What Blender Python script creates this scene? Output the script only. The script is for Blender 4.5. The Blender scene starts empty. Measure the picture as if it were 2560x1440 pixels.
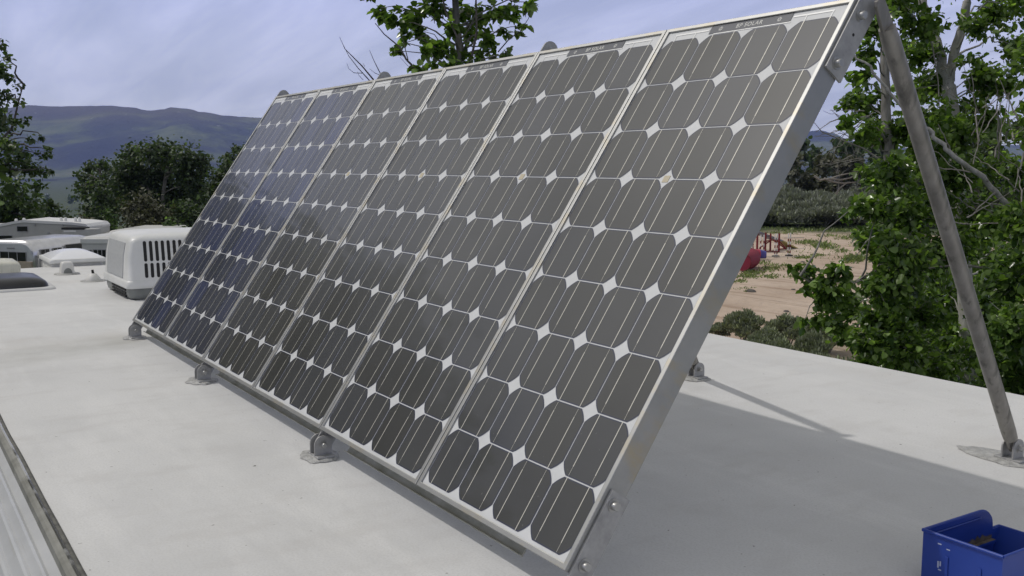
import bpy, math, random
import numpy as np
from mathutils import Vector, Matrix
R = math.radians
SC = bpy.context.scene
COL = SC.collection
random.seed(7)
rng = np.random.default_rng(11)

# ------------------------------------------------------------------ camera
CAM = Vector((4.5178, -0.9359, 0.7503))
YAW, PITCH, FPX = R(57.0152), R(82.9774), 2467.8      # focal length in pixels of a 2560 wide picture
cd = bpy.data.cameras.new('camera')
cam = bpy.data.objects.new('camera', cd); COL.objects.link(cam)
cam.location = CAM; cam.rotation_euler = (PITCH, 0, YAW)
cd.sensor_width = 36; cd.lens = 36 * FPX / 2560
cd.clip_start = 0.05; cd.clip_end = 60000
SC.camera = cam
CM = Matrix.Rotation(YAW, 3, 'Z') @ Matrix.Rotation(PITCH, 3, 'X')
RIGHT = Vector((math.cos(YAW), math.sin(YAW), 0)); FWD = Vector((-math.sin(YAW), math.cos(YAW), 0))

# ------------------------------------------------------------------ sun, sky, exposure
SUN_DIR = Vector((-0.60, -0.585, 1.074)).normalized()       # towards the sun
EL = math.asin(SUN_DIR.z); AZ = math.atan2(SUN_DIR.x, SUN_DIR.y)
sl = bpy.data.lights.new('sun', 'SUN'); sl.energy = 3.0; sl.angle = R(0.9); sl.color = (1.0, 0.955, 0.90)
so = bpy.data.objects.new('sun', sl); COL.objects.link(so)
so.rotation_euler = SUN_DIR.to_track_quat('Z', 'Y').to_euler(); so.location = (-20, -20, 40)

W = bpy.data.worlds.new('World'); SC.world = W; W.use_nodes = True
nt = W.node_tree; nt.nodes.clear()
def N(t, typ, **kw):
    n = t.nodes.new(typ)
    for k, v in kw.items():
        if k.startswith('i_'):
            key = k[2:]
            n.inputs[int(key) if key.isdigit() else key].default_value = v
        else: setattr(n, k, v)
    return n
def ramp(t, stops, src=None, interp='LINEAR'):
    n = t.nodes.new('ShaderNodeValToRGB'); e = n.color_ramp.elements; n.color_ramp.interpolation = interp
    while len(e) < len(stops): e.new(0.5)
    for i, (p, c) in enumerate(stops):
        e[i].position = p
        e[i].color = (c, c, c, 1) if isinstance(c, (int, float)) else (*c, 1)
    if src is not None: t.links.new(src, n.inputs[0])
    return n
sky = N(nt, 'ShaderNodeTexSky', sky_type='NISHITA', sun_disc=False, sun_elevation=EL, sun_rotation=AZ, altitude=1500, air_density=1.0, dust_density=1.6, ozone_density=2.0)
bg1 = N(nt, 'ShaderNodeBackground', i_Strength=0.085)
nt.links.new(sky.outputs[0], bg1.inputs[0])
bg2 = N(nt, 'ShaderNodeBackground', i_Strength=1.0)
tc = N(nt, 'ShaderNodeTexCoord')
sep = N(nt, 'ShaderNodeSeparateXYZ'); nt.links.new(tc.outputs['Generated'], sep.inputs[0])
zz = N(nt, 'ShaderNodeMath', operation='ADD', i_1=0.16); nt.links.new(sep.outputs[2], zz.inputs[0])
zm = N(nt, 'ShaderNodeMath', operation='MAXIMUM', i_1=0.05); nt.links.new(zz.outputs[0], zm.inputs[0])
dv = N(nt, 'ShaderNodeVectorMath', operation='DIVIDE'); nt.links.new(tc.outputs['Generated'], dv.inputs[0])
cb = N(nt, 'ShaderNodeCombineXYZ')
for i in range(3): nt.links.new(zm.outputs[0], cb.inputs[i])
nt.links.new(cb.outputs[0], dv.inputs[1])
mp = N(nt, 'ShaderNodeMapping'); mp.inputs['Rotation'].default_value = (0, 0, R(33)); mp.inputs['Scale'].default_value = (0.36, 1.7, 0.0)
mp.inputs['Location'].default_value = (3.1, 0.7, 0)
nt.links.new(dv.outputs[0], mp.inputs[0])
nz = N(nt, 'ShaderNodeTexNoise', i_Scale=2.6, i_Detail=8.0, i_Roughness=0.55, i_Distortion=0.35)
nt.links.new(mp.outputs[0], nz.inputs['Vector'])
cr = ramp(nt, [(0.33, 0.66), (0.5, 0.82), (0.66, 0.98)], nz.outputs[0])
ccol = ramp(nt, [(0.0, (2.05, 2.08, 2.20)), (0.06, (1.68, 1.74, 2.08)), (0.18, (1.04, 1.14, 1.74)), (0.42, (1.02, 1.01, 0.96)), (1, (1.02, 1.00, 0.93))], sep.outputs[2])
nt.links.new(ccol.outputs[0], bg2.inputs[0])
mxs = N(nt, 'ShaderNodeMixShader'); nt.links.new(cr.outputs[0], mxs.inputs[0])
nt.links.new(bg1.outputs[0], mxs.inputs[1]); nt.links.new(bg2.outputs[0], mxs.inputs[2])
wo = N(nt, 'ShaderNodeOutputWorld'); nt.links.new(mxs.outputs[0], wo.inputs[0])

vs = SC.view_settings; vs.view_transform = 'Standard'; vs.look = 'None'; vs.gamma = 1; vs.exposure = -0.75; vs.use_curve_mapping = False

# ------------------------------------------------------------------ helpers
def at(px, py, d):
    """world point seen at a photograph pixel, d metres along the optical axis"""
    return CAM + CM @ (Vector(((px - 1280) / FPX, -(py - 720) / FPX, -1.0)) * d)
def ground_at(px, py, z):
    d = CM @ Vector(((px - 1280) / FPX, -(py - 720) / FPX, -1.0))
    return CAM + d * ((z - CAM.z) / d.z)
def CF(r, f, z): return Vector((CAM.x, CAM.y, 0)) + RIGHT * r + FWD * f + Vector((0, 0, z))
GZ = -3.4

def tag(o, label=None, cat=None, group=None, kind=None):
    if label: o['label'] = label
    if cat: o['category'] = cat
    if group: o['group'] = group
    if kind: o['kind'] = kind
    return o
def empty(name, loc, rot=(0, 0, 0), label=None, cat=None, group=None):
    o = bpy.data.objects.new(name, None); COL.objects.link(o); o.location = loc; o.rotation_euler = rot
    o.empty_display_size = 0.1
    return tag(o, label, cat, group)

class MB:
    def __init__(s): s.v = []; s.f = []; s.m = []; s.sm = []
    def add(s, vs, fs, mi=0, smooth=False):
        b = len(s.v); s.v += [tuple(p) for p in vs]
        for f in fs: s.f.append(tuple(b + i for i in f)); s.m.append(mi); s.sm.append(smooth)
    def box(s, lo, hi, mi=0, M=None):
        x0, y0, z0 = lo; x1, y1, z1 = hi
        vs = [(x0,y0,z0),(x1,y0,z0),(x1,y1,z0),(x0,y1,z0),(x0,y0,z1),(x1,y0,z1),(x1,y1,z1),(x0,y1,z1)]
        if M: vs = [M @ Vector(p) for p in vs]
        s.add(vs, [(0,3,2,1),(4,5,6,7),(0,1,5,4),(1,2,6,5),(2,3,7,6),(3,0,4,7)], mi)
    def poly(s, pts, mi=0): s.add(pts, [tuple(range(len(pts)))], mi)
    def prism(s, prof, ax, a, b, mi=0, M=None, smooth=False):
        """extrude a 2-D profile along axis ax from a to b"""
        def P(p, t):
            q = list(p); q.insert(ax, t); return (M @ Vector(q)) if M else tuple(q)
        n = len(prof); vs = [P(p, a) for p in prof] + [P(p, b) for p in prof]
        s.add(vs, [(i, (i+1) % n, n+(i+1) % n, n+i) for i in range(n)], mi, smooth)
        s.add([P(p, a) for p in prof], [tuple(reversed(range(n)))], mi); s.add([P(p, b) for p in prof], [tuple(range(n))], mi)
    def tube(s, pts, rad, n=8, mi=0, cap=True):
        pts = [Vector(p) for p in pts]
        if isinstance(rad, (int, float)): rad = [rad] * len(pts)
        vs = []; up = Vector((0.13, 0.31, 0.94)).normalized()
        prev = None
        for i, p in enumerate(pts):
            d = (pts[min(i+1, len(pts)-1)] - pts[max(i-1, 0)]).normalized()
            a = d.cross(prev if prev is not None and abs(d.dot(prev)) < 0.95 else (up if abs(d.dot(up)) < 0.95 else Vector((1, 0, 0)))).normalized()
            b = d.cross(a); prev = b.cross(d) if False else (prev if prev is not None else (up if abs(d.dot(up)) < 0.95 else Vector((1, 0, 0))))
            for k in range(n):
                t = 2*math.pi*k/n; vs.append(p + (a*math.cos(t) + b*math.sin(t)) * rad[i])
        fs = [(i*n+k, i*n+(k+1) % n, (i+1)*n+(k+1) % n, (i+1)*n+k) for i in range(len(pts)-1) for k in range(n)]
        s.add(vs, fs, mi, n > 5)
        if cap:
            s.add(vs[:n], [tuple(reversed(range(n)))], mi); s.add(vs[-n:], [tuple(range(n))], mi)
    def cyl(s, c, axis, r, h, n=16, mi=0):
        c = Vector(c); axis = Vector(axis).normalized(); s.tube([c, c + axis*h], r, n, mi)
    def lathe(s, prof, c=(0, 0, 0), n=24, mi=0, smooth=True, sx=1, sy=1):
        vs = [(c[0]+r*math.cos(2*math.pi*k/n)*sx, c[1]+r*math.sin(2*math.pi*k/n)*sy, c[2]+z) for r, z in prof for k in range(n)]
        s.add(vs, [(i*n+k, i*n+(k+1) % n, (i+1)*n+(k+1) % n, (i+1)*n+k) for i in range(len(prof)-1) for k in range(n)], mi, smooth)
    def build(s, name, mats, parent=None, bevel=0, seg=2, smooth=None):
        me = bpy.data.meshes.new(name); me.from_pydata(s.v, [], s.f)
        for m in (mats if isinstance(mats, (list, tuple)) else [mats]): me.materials.append(m)
        me.polygons.foreach_set('material_index', s.m)
        me.polygons.foreach_set('use_smooth', s.sm if smooth is None else [smooth]*len(s.sm))
        me.validate(); me.update()
        o = bpy.data.objects.new(name, me); COL.objects.link(o)
        if parent: o.parent = parent
        if bevel:
            b = o.modifiers.new('bevel', 'BEVEL'); b.width = bevel; b.segments = seg; b.limit_method = 'ANGLE'; b.angle_limit = R(40)
        return o
def copy_tree(o, parent=None):
    c = o.copy(); COL.objects.link(c); c.parent = parent
    for ch in [x for x in COL.objects if x.parent == o]: copy_tree(ch, c)
    return c
def big_mesh(name, V, F, mats, parent=None, mi=None):
    """numpy quads / fast mesh"""
    me = bpy.data.meshes.new(name); V = np.asarray(V, dtype=np.float32); F = np.asarray(F, dtype=np.int32)
    me.vertices.add(len(V)); me.vertices.foreach_set('co', V.ravel())
    k = F.shape[1]; me.loops.add(F.size); me.loops.foreach_set('vertex_index', F.ravel())
    me.polygons.add(len(F)); me.polygons.foreach_set('loop_start', np.arange(0, F.size, k, dtype=np.int32)); me.polygons.foreach_set('loop_total', np.full(len(F), k, dtype=np.int32))
    for m in (mats if isinstance(mats, (list, tuple)) else [mats]): me.materials.append(m)
    if mi is not None: me.polygons.foreach_set('material_index', np.asarray(mi, dtype=np.int32))
    me.update(calc_edges=True); me.validate()
    o = bpy.data.objects.new(name, me); COL.objects.link(o)
    if parent: o.parent = parent
    return o

# ------------------------------------------------------------------ materials
def mat(name, col=(.5, .5, .5), rough=.6, metal=0, spec=.5, coat=0, coat_rough=.05):
    m = bpy.data.materials.new(name); m.use_nodes = True
    b = m.node_tree.nodes['Principled BSDF']
    b.inputs['Base Color'].default_value = (*col, 1); b.inputs['Roughness'].default_value = rough
    b.inputs['Metallic'].default_value = metal; b.inputs['Specular IOR Level'].default_value = spec
    b.inputs['Coat Weight'].default_value = coat; b.inputs['Coat Roughness'].default_value = coat_rough
    return m
def noisy(name, stops, scale=5, detail=6, rough=.6, metal=0, coords='Object', bump=0, bscale=40, spec=.5, stretch=(1, 1, 1), nrough=.6, second=None, rvar=0, coat=0):
    """material whose base colour follows a noise; second = (stops(0..1 mask), scale, colour, stretch)"""
    m = mat(name, (.5, .5, .5), rough, metal, spec, coat); t = m.node_tree; b = t.nodes['Principled BSDF']
    c = N(t, 'ShaderNodeTexCoord'); src = c.outputs[coords]
    if coords == 'World':
        pass
    mpn = N(t, 'ShaderNodeMapping'); mpn.inputs['Scale'].default_value = stretch; t.links.new(src, mpn.inputs[0])
    n = N(t, 'ShaderNodeTexNoise', i_Scale=scale, i_Detail=detail, i_Roughness=nrough); t.links.new(mpn.outputs[0], n.inputs['Vector'])
    r = ramp(t, stops, n.outputs[0]); out = r.outputs[0]
    for sec in (second or []):
        st, sc2, colr, strch = sec
        m2 = N(t, 'ShaderNodeMapping'); m2.inputs['Scale'].default_value = strch; t.links.new(src, m2.inputs[0])
        n2 = N(t, 'ShaderNodeTexNoise', i_Scale=sc2, i_Detail=5, i_Roughness=.6); t.links.new(m2.outputs[0], n2.inputs['Vector'])
        r2 = ramp(t, st, n2.outputs[0]); mx = N(t, 'ShaderNodeMix', data_type='RGBA')
        t.links.new(r2.outputs[0], mx.inputs[0]); t.links.new(out, mx.inputs[6]); mx.inputs[7].default_value = (*colr, 1); out = mx.outputs[2]
    t.links.new(out, b.inputs['Base Color'])
    if rvar:
        mr = N(t, 'ShaderNodeMapRange', i_3=rough-rvar, i_4=rough+rvar); t.links.new(n.outputs[0], mr.inputs[0]); t.links.new(mr.outputs[0], b.inputs['Roughness'])
    if bump:
        nb = N(t, 'ShaderNodeTexNoise', i_Scale=bscale, i_Detail=6); t.links.new(mpn.outputs[0], nb.inputs['Vector'])
        bp = N(t, 'ShaderNodeBump', i_Strength=bump, i_Distance=.01); t.links.new(nb.outputs[0], bp.inputs['Height']); t.links.new(bp.outputs[0], b.inputs['Normal'])
    return m
def leafmat(name, dark, light, trans=.35, gloss=.35):
    m = bpy.data.materials.new(name); m.use_nodes = True; t = m.node_tree; t.nodes.clear()
    g = N(t, 'ShaderNodeNewGeometry')
    r = ramp(t, [(0, dark), (.80, light), (.93, tuple(min(1, c*1.3) for c in light)), (1, tuple(min(1, c*2.2+.03) for c in light))], g.outputs['Random Per Island'])
    d = N(t, 'ShaderNodeBsdfPrincipled', i_Roughness=gloss); d.inputs['Specular IOR Level'].default_value = .55
    t.links.new(r.outputs[0], d.inputs['Base Color'])
    tr = N(t, 'ShaderNodeBsdfTranslucent')
    mm = N(t, 'ShaderNodeMix', data_type='RGBA', blend_type='MULTIPLY'); mm.inputs[0].default_value = 1; t.links.new(r.outputs[0], mm.inputs[6]); mm.inputs[7].default_value = (1.3, 1.5, .5, 1)
    t.links.new(mm.outputs[2], tr.inputs[0])
    mx = N(t, 'ShaderNodeMixShader'); mx.inputs[0].default_value = trans
    t.links.new(d.outputs[0], mx.inputs[1]); t.links.new(tr.outputs[0], mx.inputs[2])
    o = N(t, 'ShaderNodeOutputMaterial'); t.links.new(mx.outputs[0], o.inputs[0])
    return m

M = {}
M['alu'] = noisy('aluminium', [(.3, (.72, .72, .70)), (.7, (.84, .84, .82))], 14, rough=.42, metal=.55, rvar=.06)
M['galv'] = noisy('galvanised', [(.3, (.30, .30, .30)), (.55, (.40, .40, .395)), (.75, (.48, .48, .47))], 35, rough=.55, metal=.45, second=[([(.6, 0), (.75, .6)], 9, (.20, .20, .19), (1, 1, 1))], rvar=.1)
M['zinc'] = mat('zinc_bolt', (.42, .42, .41), .42, .75)
M['pole'] = noisy('pole_metal', [(.35, (.22, .21, .19)), (.6, (.31, .295, .27))], 6, rough=.45, metal=.5, stretch=(6, 6, .7), second=[([(.56, 0), (.68, .8)], 5, (.12, .115, .105), (7, 7, .5))], rvar=.1)
M['oldalu'] = noisy('weathered_rail', [(.3, (.27, .265, .20)), (.6, (.46, .455, .40))], 12, rough=.55, metal=.3)
M['sealant'] = noisy('sealant', [(.35, (.30, .30, .29)), (.65, (.48, .48, .46))], 45, rough=.5, bump=1.0, bscale=60, second=[([(.66, 0), (.72, 1)], 90, (.09, .09, .08), (1, 1, 1))])
M['white_plastic'] = noisy('white_plastic', [(.3, (.62, .63, .61)), (.7, (.72, .72, .70))], 4, rough=.42)
M['vent_plastic'] = noisy('vent_plastic', [(.3, (.58, .58, .55)), (.7, (.70, .69, .66))], 12, rough=.5)
M['grey_pan'] = noisy('pan', [(.3, (.17, .18, .17)), (.7, (.25, .26, .25))], 8, rough=.55)
M['dark'] = mat('dark_inside', (.012, .012, .012), .7)
M['black_dome'] = noisy('smoked_dome', [(.3, (.012, .013, .015)), (.7, (.022, .023, .026))], 6, rough=.35, coat=.15)
M['beige_lid'] = noisy('beige_lid', [(.3, (.50, .50, .42)), (.7, (.62, .61, .53))], 5, rough=.5, second=[([(.55, 0), (.66, .7)], 8, (.30, .30, .22), (1, 8, .3))])
M['dome_white'] = noisy('skylight_acrylic', [(.3, (.74, .75, .77)), (.7, (.80, .81, .83))], 3, rough=.25)
M['bin_blue'] = noisy('blue_plastic', [(.3, (.009, .034, .235)), (.7, (.014, .052, .315))], 6, rough=.42, second=[([(.66, 0), (.74, .45)], 14, (.16, .20, .34), (1, 1, 1))])
M['mud'] = noisy('dried_mud', [(.4, (.06, .05, .045)), (.7, (.16, .13, .10))], 30, rough=.9)
M['scuff'] = mat('scuff', (.38, .42, .55), .7)

# roof coating
def roof_material():
    m = mat('roof_coating', (.6, .6, .6), .72); t = m.node_tree; b = t.nodes['Principled BSDF']; b.inputs['Specular IOR Level'].default_value = .3
    c = N(t, 'ShaderNodeTexCoord'); P = c.outputs['Object']
    def nz(scale, det=6, st=(1, 1, 1), rg=.6):
        mpn = N(t, 'ShaderNodeMapping'); mpn.inputs['Scale'].default_value = st; t.links.new(P, mpn.inputs[0])
        n = N(t, 'ShaderNodeTexNoise', i_Scale=scale, i_Detail=det, i_Roughness=rg); t.links.new(mpn.outputs[0], n.inputs['Vector']); return n.outputs[0]
    base = ramp(t, [(.28, (.545, .548, .545)), (.5, (.610, .613, .608)), (.72, (.665, .667, .660))], nz(1.7, 8)).outputs[0]
    def mix(src, fac, col):
        mx = N(t, 'ShaderNodeMix', data_type='RGBA'); t.links.new(fac, mx.inputs[0]); t.links.new(src, mx.inputs[6]); mx.inputs[7].default_value = (*col, 1); return mx.outputs[2]
    base = mix(base, ramp(t, [(.50, 0), (.66, .5)], nz(3.4, 6, (.5, 2.2, 1))).outputs[0], (.70, .70, .69))
    base = mix(base, ramp(t, [(.52, 0), (.70, .42)], nz(6.5, 7, (1.6, .6, 1))).outputs[0], (.50, .49, .475))
    base = mix(base, ramp(t, [(.60, 0), (.72, .35)], nz(1.1, 3)).outputs[0], (.53, .50, .45))
    base = mix(base, ramp(t, [(.45, .0), (.62, .34)], nz(190, 3)).outputs[0], (.47, .47, .46))
    base = mix(base, ramp(t, [(.725, 0), (.745, .75)], nz(55, 2)).outputs[0], (.22, .21, .20))
    base = mix(base, ramp(t, [(.76, 0), (.775, .9)], nz(24, 3)).outputs[0], (.10, .095, .09))
    # stain and ridge shading painted into one dark band beside the air conditioner
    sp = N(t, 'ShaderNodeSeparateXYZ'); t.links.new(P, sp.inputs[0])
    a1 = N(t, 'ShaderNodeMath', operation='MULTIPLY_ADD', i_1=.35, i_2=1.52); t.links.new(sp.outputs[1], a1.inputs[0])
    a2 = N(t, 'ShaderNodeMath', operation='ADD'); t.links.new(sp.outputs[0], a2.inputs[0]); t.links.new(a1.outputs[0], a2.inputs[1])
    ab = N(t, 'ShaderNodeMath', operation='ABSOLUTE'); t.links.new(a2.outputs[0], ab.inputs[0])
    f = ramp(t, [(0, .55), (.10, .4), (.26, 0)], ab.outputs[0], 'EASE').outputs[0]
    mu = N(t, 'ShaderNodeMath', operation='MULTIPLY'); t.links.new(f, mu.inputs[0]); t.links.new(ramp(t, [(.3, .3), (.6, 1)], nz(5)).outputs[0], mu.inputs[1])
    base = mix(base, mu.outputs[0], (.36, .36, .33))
    t.links.new(base, b.inputs['Base Color'])
    bp = N(t, 'ShaderNodeBump', i_Strength=.25, i_Distance=.004); t.links.new(nz(38, 8), bp.inputs['Height'])
    bp2 = N(t, 'ShaderNodeBump', i_Strength=.5, i_Distance=.012); t.links.new(nz(3.2, 3), bp2.inputs['Height']); t.links.new(bp.outputs[0], bp2.inputs['Normal'])
    t.links.new(bp2.outputs[0], b.inputs['Normal'])
    return m
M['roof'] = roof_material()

# ------------------------------------------------------------------ setting: ground, field, mountains
def ground_material():
    m = mat('ground_soil', (.3, .25, .2), .95); t = m.node_tree; b = t.nodes['Principled BSDF']; b.inputs['Specular IOR Level'].default_value = .1
    c = N(t, 'ShaderNodeTexCoord'); P = c.outputs['Object']
    def nz(scale, det=6, st=(1, 1, 1), rot=0, rg=.6, dist=0):
        mpn = N(t, 'ShaderNodeMapping'); mpn.inputs['Rotation'].default_value = (0, 0, rot); mpn.inputs['Scale'].default_value = st; t.links.new(P, mpn.inputs[0])
        n = N(t, 'ShaderNodeTexNoise', i_Scale=scale, i_Detail=det, i_Roughness=rg, i_Distortion=dist); t.links.new(mpn.outputs[0], n.inputs['Vector']); return n.outputs[0]
    sand = ramp(t, [(.3, (.42, .325, .25)), (.55, (.52, .42, .335)), (.75, (.60, .50, .41))], nz(.22, 8)).outputs[0]
    def mix(src, fac, col):
        mx = N(t, 'ShaderNodeMix', data_type='RGBA'); t.links.new(fac, mx.inputs[0]); t.links.new(src, mx.inputs[6])
        if isinstance(col, tuple): mx.inputs[7].default_value = (*col, 1)
        else: t.links.new(col, mx.inputs[7])
        return mx.outputs[2]
    # wheel tracks across the sand (across the line of sight)
    sand = mix(sand, ramp(t, [(.53, 0), (.64, .6)], nz(1.0, 5, (.09, 1.3, 1), -YAW + R(4), dist=.5)).outputs[0], (.25, .165, .11))
    sand = mix(sand, ramp(t, [(.57, 0), (.67, .45)], nz(2.2, 6, (.10, 1.0, 1), -YAW - R(5), dist=.4)).outputs[0], (.20, .135, .095))
    sand = mix(sand, ramp(t, [(.62, 0), (.72, .7)], nz(1.3, 6)).outputs[0], (.55, .44, .34))
    scrub = ramp(t, [(.3, (.040, .060, .030)), (.55, (.075, .095, .048)), (.78, (.15, .14, .085))], nz(.35, 8)).outputs[0]
    # the sand field is one patch of the ground, scrub grows around it
    ln = N(t, 'ShaderNodeVectorMath', operation='DISTANCE'); ln.inputs[1].default_value = (-22, 34, GZ); t.links.new(P, ln.inputs[0])
    wob = N(t, 'ShaderNodeMath', operation='MULTIPLY_ADD', i_1=14.0, i_2=-7.0); t.links.new(nz(.12, 5), wob.inputs[0])
    ad = N(t, 'ShaderNodeMath', operation='ADD'); t.links.new(ln.outputs['Value'], ad.inputs[0]); t.links.new(wob.outputs[0], ad.inputs[1])
    fac = N(t, 'ShaderNodeMapRange', i_1=20.0, i_2=24.0); t.links.new(ad.outputs[0], fac.inputs[0])
    out = mix(sand, fac.outputs[0], scrub)
    t.links.new(out, b.inputs['Base Color'])
    bp = N(t, 'ShaderNodeBump', i_Strength=.8, i_Distance=.25); t.links.new(nz(1.6, 8), bp.inputs['Height']); t.links.new(bp.outputs[0], b.inputs['Normal'])
    return m
gm = MB()
S = 7800
xs = [-S, -3000, -1500, -900, -600, -450, -340, -260, -210, -170, -150, -130, -115] + [-100 + 6*i for i in range(24)] + [60, 150, 400, 1500, S]
ys = [-S, -1500, -300, -60] + [-20 + 6*i for i in range(24)] + [140, 200, 400, 1500, S]
def sstep(t): t = min(1, max(0, t)); return t*t*(3-2*t)
def gz(x, y):
    d = math.hypot(x, y); q = Vector((x-CAM.x, y-CAM.y, 0)); r_, f_ = q.dot(RIGHT), q.dot(FWD)
    drop = 1.8*sstep((-r_-6)/9)*sstep((f_-18)/16) + 43*sstep((-95-x)/240)
    if d > 140: return GZ - drop
    return GZ - drop + 0.10*math.sin(x*.21+1)*math.sin(y*.17) * min(1, max(0, (d-14)/12))
vs_ = [(x, y, gz(x, y)) for y in ys for x in xs]; nx = len(xs)
gm.add(vs_, [(j*nx+i, j*nx+i+1, (j+1)*nx+i+1, (j+1)*nx+i) for j in range(len(ys)-1) for i in range(nx-1)], 0, True)
tag(gm.build('ground', ground_material()), 'sandy ground with wheel tracks and scrub around it', 'ground', kind='structure')

def mountain_material():
    m = mat('mountain_cover', (.06, .07, .05), .95); t = m.node_tree; b = t.nodes['Principled BSDF']; b.inputs['Specular IOR Level'].default_value = 0
    c = N(t, 'ShaderNodeTexCoord'); P = c.outputs['Object']
    def nz(scale, det=6, st=(1, 1, 1)):
        mpn = N(t, 'ShaderNodeMapping'); mpn.inputs['Scale'].default_value = st; t.links.new(P, mpn.inputs[0])
        n = N(t, 'ShaderNodeTexNoise', i_Scale=scale, i_Detail=det, i_Roughness=.6); t.links.new(mpn.outputs[0], n.inputs['Vector']); return n.outputs[0]
    base = ramp(t, [(.36, (.028, .034, .055)), (.48, (.050, .058, .055)), (.56, (.125, .150, .066)), (.70, (.23, .225, .115))], nz(.0019, 10)).outputs[0]
    sp = N(t, 'ShaderNodeSeparateXYZ'); t.links.new(P, sp.inputs[0])
    mx = N(t, 'ShaderNodeMix', data_type='RGBA'); mr = N(t, 'ShaderNodeMapRange', i_1=190.0, i_2=300.0, i_3=0.0, i_4=.6); t.links.new(sp.outputs[2], mr.inputs[0])
    t.links.new(mr.outputs[0], mx.inputs[0]); t.links.new(base, mx.inputs[6]); mx.inputs[7].default_value = (.15, .125, .085, 1)
    sn = ramp(t, [(.70, 0), (.73, .8)], nz(.022, 3, (1, 1, 3))).outputs[0]
    mr2 = N(t, 'ShaderNodeMapRange', i_1=175.0, i_2=230.0); t.links.new(sp.outputs[2], mr2.inputs[0])
    mu = N(t, 'ShaderNodeMath', operation='MULTIPLY'); t.links.new(sn, mu.inputs[0]); t.links.new(mr2.outputs[0], mu.inputs[1])
    mx2 = N(t, 'ShaderNodeMix', data_type='RGBA'); t.links.new(mu.outputs[0], mx2.inputs[0]); t.links.new(mx.outputs[2], mx2.inputs[6]); mx2.inputs[7].default_value = (.75, .76, .8, 1)
    t.links.new(mx2.outputs[2], b.inputs['Base Color'])
    bp = N(t, 'ShaderNodeBump', i_Strength=1.0, i_Distance=95); t.links.new(nz(.004, 8), bp.inputs['Height']); t.links.new(bp.outputs[0], b.inputs['Normal'])
    return m
# skyline of the mountains by bearing: (picture column, picture row of the ridge)
SKY = [(-2600, 250), (-1500, 235), (-800, 262), (-300, 262), (-60, 278), (0, 276), (40, 274), (90, 268), (150, 271), (220, 270), (290, 269), (340, 273), (385, 281), (415, 279), (440, 273), (475, 276), (520, 285), (580, 294), (650, 298),
       (800, 318), (1000, 338), (1300, 352), (1600, 345), (1900, 338), (2000, 333), (2040, 329), (2075, 336), (2110, 352), (2160, 366), (2250, 372), (2500, 365), (3200, 360)]
def ridge(px):
    for (a, ya), (b_, yb) in zip(SKY, SKY[1:]):
        if a <= px <= b_:
            t = (px-a)/(b_-a); t = t*t*(3-2*t); return ya+(yb-ya)*t
    return 360
from mathutils import noise as mnoise
mmV = []; cols = [-2600 + i*14 for i in range(int(5800/14)+1)]; rows = 34
RN, RF = 3300., 5600.
for px in cols:
    y = ridge(px); th = (418 - y)/FPX
    dirv = (RIGHT*((px-1280)/FPX) + FWD); L_ = dirv.length
    for j in range(rows):
        f = j/(rows-6); r_ = RN + (RF-RN)*f
        p = Vector((CAM.x, CAM.y, 0)) + dirv*r_
        hz = th*RF
        k = min(1, f); prof = (k**1.25)*(0.82+.18*k)
        if f > 1: prof = 1 - (f-1)*.8
        n = mnoise.fractal(Vector((p.x*.0011, p.y*.0011, 3)), 1.0, 2.0, 6)
        n2 = abs(mnoise.noise(Vector((p.x*.0009+5, p.y*.0009, 1))))
        damp = math.sin(min(1, f)*math.pi)
        z = -47 + (hz+47)*prof + (n*.20 - n2*.35)*hz*damp
        if abs(f-1) < .02: z += mnoise.noise(Vector((px*.06, 0, 0)))*3
        mmV.append((p.x, p.y, z))
nc = len(cols)
mmF = [(i*rows+j, (i+1)*rows+j, (i+1)*rows+j+1, i*rows+j+1) for i in range(nc-1) for j in range(rows-1)]
mo = big_mesh('mountains', mmV, mmF, mountain_material()); mo.data.polygons.foreach_set('use_smooth', [True]*len(mmF))
tag(mo, 'blue hazy mountain ridge with snow specks along the horizon', 'mountains', kind='structure')

# ------------------------------------------------------------------ our own trailer: roof and sides
RVX0, RVX1, RVY0, RVY1 = -4.35, 7.0, -0.655, 2.215
rv = empty('travel_trailer', (1.3, .78, GZ), label='white trailer in the foreground, its flat roof carrying the tilted solar array', cat='trailer')
rv_off = Vector((-1.3, -.78, -GZ))
def rvpart(mb, name, mats, **k):
    mb.v = [tuple(Vector(p) + rv_off) for p in mb.v]
    return mb.build(name, mats, rv, **k)
def roof_z(x, y):
    z = 0.0
    if x < -3.55: z -= 0.30*(-3.55-x)**1.6
    z += .004*math.sin(x*2.1+.4)*math.sin(y*2.7)*0
    return z
mb = MB(); xs = [RVX0 + .1*i for i in range(int((RVX1-RVX0)/.1)+1)] + [RVX1]; nyy = 12
ysr = [RVY0 + (RVY1-RVY0)*j/nyy for j in range(nyy+1)]
vv = [(x, y, roof_z(x, y)) for x in xs for y in ysr]; m_ = nyy+1
mb.add(vv, [(i*m_+j, (i+1)*m_+j, (i+1)*m_+j+1, i*m_+j+1) for i in range(len(xs)-1) for j in range(nyy)], 0, True)
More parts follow.
